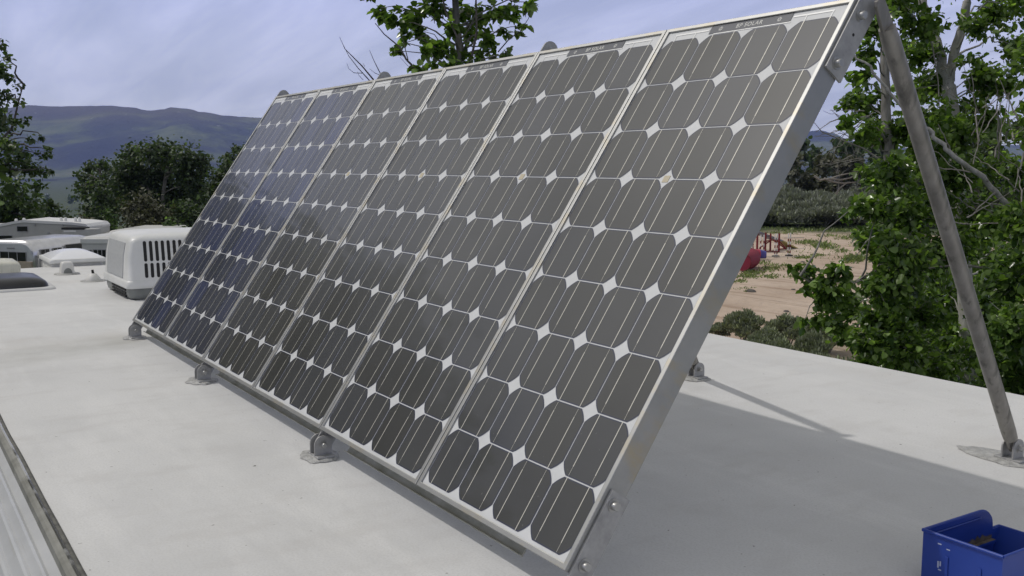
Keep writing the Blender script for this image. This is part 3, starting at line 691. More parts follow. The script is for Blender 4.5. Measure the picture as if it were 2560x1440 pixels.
for k in range(16):
    y = by0+.085+.008*k
    mb.add([(bx0+.0037, y, .0403), (bx0+.0037, y+.008, .0403), (bx0+.0040, y+.008, .0403+hm_(k+1)*min(1, (k+1)/6)), (bx0+.0040, y, .0403+hm_(k)*min(1, k/6))], [(0, 1, 2, 3)])
    mb.add([(bx0+.0040, y, .0404), (bx0+.0040, y+.008, .0404), (bx0+.0125, y+.008, .0404), (bx0+.0125, y, .0404)], [(3, 2, 1, 0)])
binbuild(mb, 'mud', M['mud'])
mb = MB(); rnd = random.Random(3)
for (x, z, w, h_) in ((.030, .083, .007, .0022), (.047, .078, .007, .0018), (.031, .040, .003, .012), (.0355, .044, .0025, .009), (.033, .036, .006, .002)):
    mb.box((bx0+x, by0-.0006, z), (bx0+x+w, by0+.0005, z+h_))
binbuild(mb, 'scuff_mark', M['scuff'])
for x in (.046, .108):
    mb = MB(); mb.box((bx0+x, by0-.0022, .006), (bx0+x+.006, by0, .066)); binbuild(mb, 'rib', M['bin_blue'], bevel=.001)
# ------------------------------------------------------------------ parked trailers ahead of us
def cam_empty(name, r, f, z, label, cat, group, yaw=0.0):
    return empty(name, CF(r, f, z), (0, 0, YAW + yaw), label, cat, group)
M['tr_white'] = noisy('trailer_white', [(.3, (.50, .50, .48)), (.7, (.58, .58, .56))], 1.5, rough=.45)
M['tr_grey'] = noisy('trailer_grey', [(.3, (.36, .36, .34)), (.7, (.43, .43, .41))], 1.5, rough=.5, second=[([(.6, 0), (.7, .3)], 3, (.28, .28, .26), (.3, 1, 5))])
M['tr_roof'] = noisy('trailer_roof', [(.3, (.62, .62, .60)), (.7, (.70, .70, .69))], 2, rough=.5)
M['silver'] = noisy('bare_aluminium_skin', [(.3, (.62, .62, .63)), (.7, (.76, .76, .77))], 2.5, rough=.28, metal=.85, second=[([(.6, 0), (.75, .5)], 4, (.40, .40, .40), (1, 1, 5))])
M['win'] = mat('dark_window', (.012, .014, .016), .12, coat=.3)
M['winframe'] = mat('window_frame', (.35, .35, .35), .4, .5)
M['beige'] = noisy('tan_skirt', [(.3, (.32, .27, .20)), (.7, (.40, .34, .26))], 3, rough=.7)
def window(parent, face, x0, x1, z0, z1, off=.012, bars=0):
    """face: function (along, height, out) -> local point"""
    mb = MB()
    def q(a0, a1, h0, h1, o0, o1, mi):
        vs = [face(a, h, o) for o in (o0, o1) for a, h in ((a0, h0), (a1, h0), (a1, h1), (a0, h1))]
        mb.add(vs, [(0, 1, 2, 3), (4, 5, 6, 7), (0, 1, 5, 4), (1, 2, 6, 5), (2, 3, 7, 6), (3, 0, 4, 7)], mi)
    q(x0, x1, z0, z1, -.01, off, 0)
    o = mb.build('window', M['win'], parent)
    mb = MB(); t_ = .025
    for a0, a1, h0, h1 in ((x0-t_, x1+t_, z1, z1+t_), (x0-t_, x1+t_, z0-t_, z0), (x0-t_, x0, z0, z1), (x1, x1+t_, z0, z1)): q(a0, a1, h0, h1, -.01, off+.012, 0)
    for k in range(bars):
        a = x0+(x1-x0)*(k+1)/(bars+1); q(a-.015, a+.015, z0, z1, off+.001, off+.012, 0)
    mb.build('window_frame', M['winframe'], o)
    return o
TG = 'trailers parked ahead'
# long fifth wheel standing broadside
pxm = lambda px, f: (px-1280)*f/FPX
TZ = -5.2
def arc_prof(hw, h, r): return [(-hw, .45)] + [(-hw, h-r)] + [(-hw+r-r*math.cos(R(90*k/8)), h-r+r*math.sin(R(90*k/8))) for k in range(1, 9)] + [(hw-r+r*math.sin(R(90*k/8)), h-r+r*math.cos(R(90*k/8))) for k in range(0, 8)] + [(hw, h-r), (hw, .45)]
fw = lambda a, h, o: (a, -o, h)
fe = fw
f0 = 46.0
def hh(py, f): return CAM.z - (py-418)*f/FPX - TZ          # height above the trailers' ground of a picture row at distance f
t1 = cam_empty('parked_trailer', pxm(30, f0), f0, TZ, 'long pale trailer standing broadside behind the silver one, slide-out at its right end', 'trailer', TG)
def L(px): return (px-30)*f0/FPX
mb = MB()
xa, xb = L(-330), L(222)
ridge_ = [(xb, hh(570, f0)), (L(215), hh(563, f0)), (L(180), hh(559, f0)), (L(75), hh(554, f0)), (L(62), hh(553, f0)), (L(40), hh(556, f0)), (L(0), hh(564, f0)), (L(-60), hh(569, f0)), (xa, hh(569, f0))]
mb.prism([(xa, .9), (xb, .9)] + ridge_, 1, 0, 2.4); mb.build('body', M['tr_grey'], t1)
mb = MB(); mb.prism([(x, z+.05) for x, z in ridge_] + [(x, z-.07) for x, z in reversed(ridge_)], 1, -.05, 2.45); mb.build('roof_edge', M['tr_roof'], t1)
window(t1, fw, L(43), L(69), hh(579, f0), hh(567, f0))
window(t1, fw, L(-40), L(29), hh(606, f0), hh(590, f0))
mb = MB(); mb.box((L(168), -.55, hh(625, f0)), (L(253), 0, hh(571, f0))); so_ = mb.build('slide_out', M['tr_grey'], t1, bevel=.03)
mb = MB(); mb.box((L(167), -.57, hh(573, f0)), (L(224), 0, hh(568, f0))); mb.build('slide_gap', M['dark'], so_)  # dark box standing in for the shaded gap above the slide-out
mb = MB(); mb.box((L(172), -.565, hh(579, f0)), (L(202), -.55, hh(575, f0))); mb.build('slide_trim', M['tr_roof'], so_)
for px in (28, 48, 142, 153, 178, 188):
    mb = MB(); z = hh(555 if px > 100 else 561 - px*.1, f0); mb.lathe([(.07, z-.1), (.07, z+.13), (.04, z+.17), (0, z+.17)], (L(px), .5, 0), 10); mb.build('roof_vent', M['tr_roof'], t1)
for px, py in ((88, 563), (158, 563), (121, 583)):
    mb = MB(); mb.tube([(L(px), -.06, hh(py, f0)), (L(px), .01, hh(py, f0))], .045, 8); mb.build('marker_light', M['winframe'], t1)
for x in (-2.2, -1.2):
    mb = MB(); mb.tube([(x, -.02, .38), (x, .25, .38)], .38, 20); mb.build('wheel', M['dark'], t1)
# silver trailer, rounded end towards us
f1 = 40.0
t2 = cam_empty('parked_trailer', pxm(82, f1), f1, TZ, 'silver aluminium trailer with rounded shoulders, in front of the long pale one', 'trailer', TG, R(-17))
H2 = hh(602, f1); wd, ln_ = 2.5, 3.9
mb = MB(); rings = []
for y, s, dz in ((0, .93, .16), (.03, .965, .09), (.10, .99, .03), (.25, 1, 0), (ln_-.6, 1, 0), (ln_-.2, .95, .08), (ln_, .86, .25)):
    rings.append([((x-wd/2)*(1 if s == 1 else 1) + (wd/2-wd/2)+ (0 if s == 1 else -x*(1-s)), y, z-dz*(z/H2)**3) for x, z in arc_prof(wd/2, H2, .62)])
loft(mb, rings, cap_top=True, cap_bot=True); mb.build('body', M['silver'], t2, smooth=True)
window(t2, fe, -2.15, -.42, hh(661, f1), hh(633, f1), bars=3)
fsd = lambda a, h, o: (o, a, h)
for y0, y1, a_, b_ in ((.35, .80, 652, 626), (1.05, 1.5, 647, 622)): window(t2, fsd, y0, y1, hh(a_, f1+y0), hh(b_, f1+y0), bars=1)
window(t2, fsd, 1.75, 2.9, hh(636, f1+2.2), hh(611, f1+2.2))
mb = MB(); mb.box((-1.1, -.10, .3), (-.1, .02, hh(656, f1))); mb.build('tan_skirt', M['beige'], t2)
for x in (.06, .20):
    mb = MB(); mb.tube([(x, .06, .4), (x, .06, H2-.62)], .03, 6); mb.build('awning_arm', M['winframe'], t2)
mb = MB(); mb.tube([(.06, .06, H2-.66), (.06, ln_-.8, H2-.60)], .045, 8); mb.build('awning_roll', M['tr_grey'], t2)
for k in range(4):
    mb = MB(); mb.box((-1.35+.10*k, -.03, hh(625, f1)), (-1.28+.10*k, .05, hh(621.5, f1))); mb.build('badge', M['winframe'], t2)
for y in (1.6, 2.4):
    mb = MB(); mb.tube([(-.15, y, .36), (.01, y, .36)], .36, 18); mb.build('wheel', M['dark'], t2)
def box_trailer(pxl, pxr, ytop, f, length, label, body, wins, r=.16, yaw=0):
    Ht = hh(ytop, f); wd_ = (pxr-pxl)*f/FPX
    e = cam_empty('parked_trailer', (pxm(pxl, f)+pxm(pxr, f))/2, f, TZ, label, 'trailer', TG, yaw)
    mb = MB(); rings = []
    for y, s, dz in ((0, .975, .10), (.06, .995, .03), (.16, 1, 0), (length-.15, 1, 0), (length, .97, .06)):
        rings.append([(x*s, y, z-dz*(z/Ht)**4) for x, z in arc_prof(wd_/2, Ht, r)])
    loft(mb, rings, cap_top=True, cap_bot=True); mb.build('body', body, e, smooth=False, bevel=.03)
    mb = MB(); mb.box((-wd_/2-.01, -.04, Ht-.30), (wd_/2+.01, -.003, Ht-.10)); mb.build('roof_edge', M['tr_roof'], e, bevel=.015)
    for a0, a1, h0, h1, bars in wins: window(e, fe, -wd_/2+a0, -wd_/2+a1, hh(h0, f), hh(h1, f), bars=bars)
    for k in range(3):
        mb = MB(); mb.box((-wd_/2+.60+.20*k, -.02, hh(610, f)), (-wd_/2+.68+.20*k, .01, hh(606.5, f))); mb.build('marker_light', M['winframe'], e)
    for sx in (-1, 1):
        mb = MB(); mb.tube([(sx*(wd_/2-.12), length*.5, .36), (sx*(wd_/2+.01), length*.5, .36)], .36, 18); mb.build('wheel', M['dark'], e)
    return e
box_trailer(199, 352, 592, 40.5, 5.0, 'white trailer with a bright front roof edge seen left of the air conditioner', M['tr_white'], [(.18, .42, 645, 627, 0), (.52, 1.2, 648, 626, 3)], r=.2, yaw=R(-2))
box_trailer(266, 397, 577, 47.0, 4.5, 'low white trailer roof showing above the air conditioner', M['tr_white'], [(1.75, 2.2, 588, 582, 0)], r=.25)

# ------------------------------------------------------------------ leaves, trees, shrubs
def leaf_arrays(P, D, U, S, fold=.25):
    """kite leaves: position, direction, up, size -> vertices and quads (two folded halves)"""
    n = len(P); D = D/np.linalg.norm(D, axis=1, keepdims=True); X = np.cross(D, U); X /= (np.linalg.norm(X, axis=1, keepdims=True)+1e-9); Z = np.cross(X, D)
    S = S[:, None]
    b = P; tip = P + D*S
    l1 = P + D*S*.18 + X*S*.40 + Z*S*fold*.4; l2 = P + D*S*.60 + X*S*.34 + Z*S*fold*.4
    r1 = P + D*S*.18 - X*S*.40 + Z*S*fold*.4; r2 = P + D*S*.60 - X*S*.34 + Z*S*fold*.4
    V = np.stack([b, l1, l2, tip, r2, r1], 1).reshape(-1, 3)
    i = np.arange(n)[:, None]*6
    F = np.concatenate([i+np.array([[0, 1, 2, 3]]), i+np.array([[0, 3, 4, 5]])], 0)
    return V, F
def rand_dirs(n):
    v = rng.normal(size=(n, 3)); return v/np.linalg.norm(v, axis=1, keepdims=True)
def leafy_cluster(c, r, n, size, twigs, root=None, squash=.8, per=9, spread=.10, tr=.004):
    """leaves along little twigs that fan out through a ball of foliage; returns leaf V,F"""
    c = np.array(c); nt_ = max(2, n//per); P = []; Dd = []
    tw = rand_dirs(nt_)*(rng.random((nt_, 1))**.45)*r; tw[:, 2] *= squash
    start0 = np.array(root) if root is not None else c
    for k in range(nt_):
        e = c + tw[k]; s = c + tw[k]*.25 + (start0-c)/max(1e-6, np.linalg.norm(start0-c))*min(r*.3, np.linalg.norm(start0-c))
        L_ = np.linalg.norm(e-s)
        if twigs is not None and k % 2 == 0: twigs.tube([s, (s+e)/2+np.array([0, 0, .05*L_]), e], [tr, tr*.8, tr*.4], 3, cap=False)
        t = rng.random(per)**.7
        p = s + (e-s)*t[:, None] + rng.normal(size=(per, 3))*spread*max(.25, min(1, r))
        P.append(p); Dd.append((e-s)/max(L_, 1e-6)*.4 + rng.normal(size=(per, 3))*.6 + np.array([0, 0, -.45]))
    P = np.concatenate(P); Dd = np.concatenate(Dd)
    U = rng.normal(size=P.shape)*.55 + np.array([0, 0, 1.0])
    return leaf_arrays(P, Dd, U, size*(0.65+.7*rng.random(len(P))))
def make_leaves(lst, name, m, parent):
    V = np.concatenate([a for a, _ in lst]); off = 0; Fs = []
    for a, f in lst: Fs.append(f+off); off += len(a)
    o = big_mesh(name, V - np.array(parent.location), np.concatenate(Fs), m, parent); return o
def bezier(a, b, sag=.0, jit=.0, n=7):
    a, b = Vector(a), Vector(b); L_ = (b-a).length; out = []
    for i in range(n):
        t = i/(n-1); p = a.lerp(b, t); p.z += sag*L_*math.sin(math.pi*t)
        if 0 < i < n-1: p += Vector((random.gauss(0, jit), random.gauss(0, jit), random.gauss(0, jit)))*L_
        out.append(p)
    return out
def tree(name, label, cat, trunks, clusters, leaf, mleaf, mbark, group=None, dead=(), per=9, tr=.004, limbs=True, spread=.10, squash=.8, mdead=None, dens=1.0):
    """trunks: lists of (point, radius); clusters: (centre, radius, count); dead: lists of (points, r0, r1)"""
    base = trunks[0][0][0].copy(); base.z = min(base.z, gz(base.x, base.y))
    e = empty(name, base, label=label, cat=cat, group=group)
    tb = MB(); bbs = [MB() for _ in trunks]
    for t in trunks:
        pts, rad = [], []
        for (p, r0), (q, r1) in zip(t, t[1:]):
            for k in range(4):
                f = k/4; pts.append(p.lerp(q, f) + Vector((random.gauss(0, .012), random.gauss(0, .012), 0))*(1 if k else 0)); rad.append(r0+(r1-r0)*f)
        pts.append(t[-1][0]); rad.append(t[-1][1]); tb.tube(pts, rad, 10)
    allp = [(p, ti) for ti, t in enumerate(trunks) for i in range(len(t)-1) for p in [t[i][0].lerp(t[i+1][0], k/6) for k in range(7)]]
    lv = []
    for c, r, n in clusters:
        c = Vector(c)
        # limb from the trunk point below and near it
        best, ti = min(allp, key=lambda pt: (pt[0]-c).length + 1.2*max(0, pt[0].z-c.z+.2) + 1.0*max(0, c.z-pt[0].z-.5)); bb = bbs[ti]
        if limbs:
            L_ = (best-c).length; rr = min(.028, .006+.007*L_) * (1 if leaf < .2 else 2.4)
            bp_ = bezier(best, c, .08, .03); bb.tube(bp_, [rr*(1-.75*i/6) for i in range(7)], 6, cap=False)
        lv.append(leafy_cluster(c, r, int(n*dens), leaf, bb if limbs else None, best, squash, per, spread, tr))
    def rel(mb): mb.v = [tuple(Vector(p)-base) for p in mb.v]; return mb
    rel(tb).build('trunk', mbark, e)
    for bb in bbs:
        if bb.v: rel(bb).build('branches', mbark, e)
    make_leaves(lv, 'crown', mleaf, e)
    if dead:
        for pts, r0, r1 in dead:
            db = MB(); n = len(pts); db.tube(pts, [r0+(r1-r0)*i/(n-1) for i in range(n)], 5, cap=False); rel(db).build('dead_branch', mdead or mbark, e)
    return e
M['leaf'] = leafmat('cottonwood_leaf', (.044, .092, .022), (.165, .245, .066), .47, .24)
M['leaf_mid'] = leafmat('poplar_leaf', (.034, .064, .020), (.095, .140, .045), .36, .4)
M['leaf_far'] = leafmat('far_leaf', (.032, .054, .024), (.072, .105, .044), .28, .6)
M['leaf_olive'] = leafmat('olive_leaf', (.05, .055, .03), (.10, .10, .06), .2, .6)
M['leaf_bright'] = leafmat('bright_leaf', (.035, .07, .015), (.085, .14, .03), .3, .5)
M['sage'] = leafmat('sage_leaf', (.13, .15, .115), (.26, .28, .22), .25, .8)
M['sage_dark'] = leafmat('sage_leaf_far', (.11, .12, .10), (.22, .23, .195), .2, .8)
M['weed'] = leafmat('weed_leaf', (.09, .12, .045), (.20, .24, .10), .3, .7)
M['bark'] = noisy('grey_bark', [(.3, (.12, .115, .10)), (.55, (.23, .22, .20)), (.75, (.33, .32, .29))], 9, rough=.9, bump=.5, bscale=30, stretch=(3, 3, .7))
M['bark_pale'] = noisy('pale_bark', [(.3, (.26, .25, .22)), (.55, (.40, .39, .36)), (.75, (.50, .49, .46))], 9, rough=.9, bump=.4, bscale=25, stretch=(2, 2, .8), second=[([(.62, 0), (.68, .8)], 14, (.10, .09, .08), (1, 1, 3))])
M['bark_dark'] = noisy('dark_bark', [(.3, (.05, .045, .04)), (.7, (.12, .11, .10))], 9, rough=.9)
M['dead'] = noisy('dead_wood', [(.3, (.16, .15, .13)), (.7, (.34, .32, .29))], 6, rough=.9)
def to_ground(p): return Vector((p.x, p.y, gz(p.x, p.y)-.05))
def trunk_px(pts, ground=True):
    """list of (px, py, depth, radius in px of the photograph)"""
    out = [(at(x, y, d), r*d/FPX) for x, y, d, r in pts]
    if ground:
        g = to_ground(out[0][0]); out = [(g, out[0][1]*1.35)] + out
    return out
def cl_px(lst, d, n=90, jitter=.8):
    out = []
    for x, y, r, *rest in lst:
        dd = (rest[0] if rest else d) + random.uniform(-jitter, jitter); k = rest[1] if len(rest) > 1 else 1
        out.append((at(x, y, dd), r*dd/FPX, int(n*k*(r/60)**2)))
    return out
random.seed(21)
def wig(a, b, j=.05, n=8):
    return bezier(a, b, 0, j/3, n)
# --- cottonwood with a forked pale trunk at the right
CT = 'cottonwoods along the trailer side'
cl_B = cl_px([(2300, 60, 75), (2240, 20, 60), (2330, 200, 75), (2290, 130, 60), (2440, 60, 55), (2500, 30, 80), (2545, 120, 70), (2480, 200, 75), (2430, 270, 55), (2330, 290, 80), (2400, 330, 80), (2300, 380, 80), (2500, 330, 60, 12, .7),
              (2380, 440, 90), (2470, 420, 80, 12, .7), (2330, 500, 85), (2440, 540, 95), (2370, 620, 100), (2470, 640, 100), (2340, 720, 100), (2430, 760, 110), (2370, 840, 100), (2460, 880, 100), (2350, 930, 70), (2440, 960, 70),
              (2260, -60, 90), (2380, -90, 110), (2500, -90, 110), (2600, -20, 90), (2280, 230, 60), (2470, 300, 60), (2260, 120, 50), (2330, 120, 40), (2520, 210, 50), (2420, 150, 30), (2450, 190, 50), (2360, 360, 60), (2270, 320, 60)], 12.0, 120, 1.2)
tB = trunk_px([(2430, 985, 12, 21), (2405, 600, 12, 18), (2385, 330, 12, 17), (2372, 215, 12, 17)])
f1_ = trunk_px([(2372, 215, 12, 13), (2345, 120, 12, 12), (2318, 50, 12, 11), (2300, -20, 12, 10), (2280, -160, 12.2, 7)], False)
f2_ = trunk_px([(2374, 205, 12, 13), (2392, 110, 12, 12), (2412, 40, 11.9, 11), (2428, -30, 11.8, 10), (2450, -170, 11.6, 7)], False)
deadB = []
for k in range(9):
    x = random.uniform(2380, 2560); y = random.uniform(300, 520); d = random.uniform(9.6, 10.6)
    a = at(x, y, d); b_ = at(x+random.uniform(-35, 45), y+random.uniform(-190, -70), d+random.uniform(-.4, .4)); deadB.append((wig(a, b_, .035, 9), random.uniform(.006, .012), .002))
for pts in (((2275, 30), (2330, 110), (2345, 200), (2350, 300)),):
    deadB.append(([at(x, y, 11.3) for x, y in pts], .012, .004))
for k in range(14):   # tangle under the fork
    a = at(2360+random.uniform(-20, 20), random.uniform(130, 230), 11.6); b_ = a + Vector((random.uniform(-.4, .4), random.uniform(-.4, .4), random.uniform(-.25, .2))); deadB.append((wig(a, b_, .05, 7), .005, .0015))
tree('cottonwood_tree', 'cottonwood with a pale forked trunk right of the long strut', 'tree', [tB, f1_, f2_], cl_B, .068, M['leaf'], M['bark_pale'], CT, deadB, mdead=M['dead'], dens=2.5)
# --- cottonwood between the array and the strut
cl_A = cl_px([(2190, 60, 60), (2165, 130, 45), (2150, 190, 40), (2170, 260, 60), (2130, 250, 35), (2215, 330, 70), (2160, 330, 45), (2120, 300, 30), (2230, 440, 85), (2170, 430, 45, 11, .8), (2260, 530, 90), (2195, 520, 60), (2140, 505, 35), (2120, 540, 25),
              (2200, 600, 65), (2270, 640, 95), (2160, 590, 40), (2225, 720, 85), (2175, 700, 40), (2290, 780, 95), (2200, 800, 80), (2130, 770, 50), (2250, 870, 90), (2170, 860, 65), (2110, 830, 40), (2300, 910, 75), (2215, 920, 60), (2150, 910, 35),
              (2250, -40, 80), (2180, -60, 80)], 10.6, 120, .9)
cl_A += cl_px([(2030, 672, 24), (2008, 690, 22), (2022, 720, 30), (2060, 715, 32), (2095, 680, 34), (2110, 700, 26), (2080, 745, 36), (2120, 745, 40), (2048, 750, 22), (1992, 672, 9), (2040, 800, 22), (2090, 810, 36), (2010, 800, 12)], 9.6, 150, .3)
tA = trunk_px([(2262, 930, 11, 17), (2258, 800, 11, 15), (2240, 600, 11, 14), (2226, 420, 11, 13), (2216, 300, 11, 12), (2212, 170, 11, 11), (2225, 0, 11, 9), (2230, -150, 11, 6)])
armA = [(at(x, y, d), r*d/FPX) for x, y, d, r in ((2235, 640, 11, 6), (2170, 690, 10.4, 4.5), (2110, 720, 10, 3.5), (2050, 728, 9.7, 2.5), (2000, 690, 9.6, 1.2))]
deadA = [([at(x, y, 10.2) for x, y in ((2190, 740), (2225, 710), (2275, 685), (2330, 669), (2380, 664), (2430, 666), (2465, 670))], .008, .014),
         ([at(x, y, 10.3) for x, y in ((2140, 640), (2165, 605), (2200, 575))], .004, .010),
         ([at(x, y, 10.4) for x, y in ((2040, 800), (2080, 790), (2130, 770), (2180, 735))], .003, .009),
         ([at(x, y, 10.2) for x, y in ((2030, 300), (2055, 330), (2110, 352), (2160, 372), (2200, 400))], .003, .012),
         ([at(x, y, 10.2) for x, y in ((2040, 330), (2075, 305), (2100, 296))], .003, .008)]
for k in range(16):
    a = at(random.uniform(2120, 2210), random.uniform(270, 420), 10.4); b_ = at(random.uniform(2030, 2110), random.uniform(260, 420), 10.2); deadA.append((wig(a, b_, .045, 9), .006, .0018))
tree('cottonwood_tree', 'leafy cottonwood with low sprays over the sand, between the array and the long strut', 'tree', [tA, armA], cl_A, .070, M['leaf'], M['bark'], CT, deadA, mdead=M['dead'], dens=2.5)
# --- third tree at the right edge with a long pale bare limb
cl_C = cl_px([(2560, 420, 60), (2600, 300, 90), (2560, 560, 80), (2520, 700, 90), (2590, 640, 100), (2530, 820, 100), (2600, 800, 110), (2520, 920, 80), (2580, 950, 80), (2500, 560, 60), (2460, 760, 60), (2640, 480, 110), (2620, 150, 110), (2480, 980, 50), (2550, 1000, 60)], 9.6, 120, .7)
tC = trunk_px([(2660, 1000, 9.8, 22), (2650, 600, 9.8, 19), (2660, 200, 9.8, 15), (2670, -100, 9.8, 9)])
limb = [(at(x, y, d), r*d/FPX) for x, y, d, r in ((2650, 640, 9.8, 10), (2560, 548, 9.5, 8), (2490, 480, 9.3, 7), (2440, 430, 9.2, 6.5), (2385, 392, 9.1, 6), (2345, 352, 9.1, 5.5), (2325, 325, 9.1, 5), (2295, 312, 9.0, 4.5), (2240, 250, 9.0, 4), (2210, 212, 9.0, 3.6), (2180, 175, 9.0, 3.2), (2137, 138, 9, 2.6))]
deadC = []
for (x0, y0, x1, y1) in ((2385, 392, 2345, 310), (2440, 430, 2300, 415), (2490, 480, 2420, 545), (2345, 352, 2290, 300), (2560, 548, 2545, 420), (2530, 520, 2440, 500), (2560, 555, 2420, 560), (2420, 560, 2370, 555), (2560, 380, 2535, 480), (2545, 300, 2500, 200)):
    deadC.append((wig(at(x0, y0, 9.2), at(x1, y1, 9.2+random.uniform(-.3, .3)), .03, 10), .009, .003))
for k in range(17):
    x = random.uniform(2390, 2600); y = random.uniform(250, 560); d = random.uniform(8.8, 9.6); an = random.uniform(-2.6, -.5); ln2 = random.uniform(60, 170)
    deadC.append((wig(at(x, y, d), at(x+math.cos(an)*ln2, y+math.sin(an)*ln2, d+random.uniform(-.4, .4)), .035, 10), random.uniform(.004, .008), .0018))
tree('cottonwood_tree', 'cottonwood at the right edge sending a long pale bare limb behind the strut', 'tree', [tC, limb], cl_C, .070, M['leaf'], M['bark_pale'], CT, deadC, mdead=M['dead'], dens=2.7)
# --- cottonwood top rising behind the array
cl_D = cl_px([(950, 20, 36), (985, 50, 40), (1030, 30, 44), (1010, 85, 30), (990, 110, 18), (1050, 80, 34), (988, 128, 10), (1085, 30, 44), (1120, 70, 34), (1075, 110, 36), (1060, 135, 22), (1110, 125, 40), (1150, 140, 40), (1170, 90, 32), (1190, 40, 46), (1215, 80, 36), (1245, 30, 44), (1200, 135, 30), (1235, 110, 26), (1260, 70, 22), (1245, 145, 20), (1272, 128, 14),
              (1290, 20, 22), (1295, 78, 12), (1310, 66, 9), (1320, 18, 14), (1325, 5, 10), (1165, 20, 40), (1055, 162, 22), (1040, 170, 14), (1130, 170, 30), (1080, 160, 22), (1280, 45, 10),
              (920, -20, 24), (980, -50, 60), (1070, -60, 80), (1160, -70, 90), (1250, -50, 70), (1120, -160, 110), (1200, -190, 90), (1040, -150, 70), (1140, -290, 80), (1130, 230, 40), (1180, 220, 40)], 10.2, 170, .45)
tD = trunk_px([(1152, 420, 10.3, 14), (1150, 200, 10.3, 11), (1146, 100, 10.3, 9.5), (1138, 0, 10.3, 8), (1135, -120, 10.3, 6), (1140, -300, 10.3, 3)])
dd_ = 9.9
deadD = [([at(x, y, dd_) for x, y in ((1075, 215), (1035, 168), (1015, 148), (1000, 118), (960, 85), (938, 58))], .014, .004),
         ([at(x, y, dd_) for x, y in ((1020, 150), (1012, 118), (1005, 90))], .006, .003),
         ([at(x, y, dd_) for x, y in ((960, 230), (930, 195), (905, 165), (880, 140), (862, 122), (849, 92))], .010, .002),
         ([at(x, y, dd_) for x, y in ((950, 230), (918, 195), (895, 170), (872, 140), (858, 112))], .007, .002),
         ([at(x, y, dd_) for x, y in ((905, 183), (885, 182), (872, 172), (867, 158))], .004, .0015),
         ([at(x, y, dd_) for x, y in ((975, 230), (952, 186), (935, 152), (924, 126))], .007, .002),
         ([at(x, y, dd_) for x, y in ((955, 190), (938, 183), (924, 172))], .004, .0015),
         ([at(x, y, dd_) for x, y in ((1040, 172), (1020, 165), (1000, 143))], .004, .0015),
         ([at(x, y, dd_) for x, y in ((908, 200), (897, 188), (893, 178))], .003, .0012), ([at(x, y, dd_) for x, y in ((912, 166), (907, 158))], .003, .001),
         ([at(x, y, dd_) for x, y in ((1245, 130), (1275, 95), (1300, 80), (1322, 45), (1326, 20))], .007, .0025),
         ([at(x, y, dd_) for x, y in ((1180, 140), (1192, 80), (1190, 0))], .014, .010), ([at(x, y, dd_) for x, y in ((1150, 110), (1115, 30), (1100, -30))], .012, .008),
         ([at(x, y, dd_) for x, y in ((1090, 120), (1050, 95), (1010, 108))], .008, .003)]
tree('cottonwood_tree', 'cottonwood top rising into the sky behind the upper edge of the array', 'tree', [tD], cl_D, .078, M['leaf'], M['bark'], CT, deadD, mdead=M['bark_dark'], spread=.07)
# --- tree at the left edge of the picture
cl_E = cl_px([(0, 110, 24), (15, 140, 18), (0, 175, 40), (25, 195, 18), (10, 240, 34), (45, 215, 16), (48, 255, 16), (0, 300, 50), (35, 310, 22), (62, 300, 11), (20, 360, 40), (75, 350, 18), (105, 342, 13), (60, 390, 36), (105, 385, 20), (122, 375, 14), (20, 420, 46), (85, 420, 38), (110, 430, 18), (135, 428, 8), (40, 470, 50), (95, 465, 24), (60, 520, 60), (0, 510, 60), (90, 510, 40), (30, 560, 60), (90, 555, 40),
              (-60, 140, 60), (-70, 260, 90), (-90, 400, 110), (-80, 520, 110), (-110, 60, 70), (-160, 220, 110), (-190, 420, 120)], 52.0, 420, 2.5)
tE = trunk_px([(-70, 560, 52, 14), (-80, 400, 52, 11), (-90, 200, 52, 8), (-95, 60, 52, 4)])
armE = [(at(x, y, 52), r*52/FPX) for x, y, r in ((-80, 430, 6), (-20, 380, 4), (30, 320, 3), (58, 210, 1.2))]
tree('poplar_tree', 'dark green tree at the left edge with loose sprays against the mountain', 'tree', [tE, armE], cl_E, .22, M['leaf_mid'], M['bark_dark'], 'trees beyond the parked trailers', per=10, tr=.014, spread=.17)
# --- dense trees beyond the trailers
FG = 'trees beyond the parked trailers'
cl_F = cl_px([(330, 388, 36), (375, 378, 36), (420, 380, 38), (465, 388, 36), (505, 398, 24), (310, 420, 34), (350, 430, 50), (410, 430, 55), (470, 430, 50), (510, 420, 20), (300, 460, 40), (340, 490, 50), (400, 490, 60), (460, 490, 55), (500, 470, 36), (430, 540, 55), (360, 540, 50), (490, 530, 50)], 62, 1300, 2.5)
tF = trunk_px([(405, 560, 62, 6), (410, 470, 62, 5), (420, 400, 62, 2.5)])
f2b = [(at(x, y, 62), r*62/FPX) for x, y, r in ((405, 540, 4), (360, 455, 3), (335, 400, 1.5))]
tree('dense_tree', 'largest round-crowned dark tree below the mountain ridge', 'tree', [tF, f2b], cl_F, .21, M['leaf_far'], M['bark'], FG, per=10, tr=.02, spread=.30)
cl_G = cl_px([(222, 420, 20), (255, 412, 22), (283, 425, 24), (205, 440, 18), (235, 448, 30), (275, 455, 34), (194, 464, 9), (215, 478, 28), (255, 490, 36), (290, 500, 40), (230, 520, 36), (270, 540, 40)], 66, 1300, 2)
tG = trunk_px([(255, 560, 66, 5), (252, 470, 66, 4), (250, 420, 66, 2)])
tree('dense_tree', 'dark tree left of the largest one, a pointed spray at its left', 'tree', [tG], cl_G, .21, M['leaf_far'], M['bark_dark'], FG, per=10, tr=.02, spread=.30)
cl_H = cl_px([(588, 372, 14), (605, 385, 22), (570, 395, 20), (560, 415, 22), (600, 420, 34), (640, 400, 34), (550, 440, 30), (590, 460, 40), (630, 460, 40), (540, 480, 40), (580, 510, 50), (530, 530, 45), (640, 520, 50), (690, 440, 50), (700, 520, 50)], 58, 1300, 2)
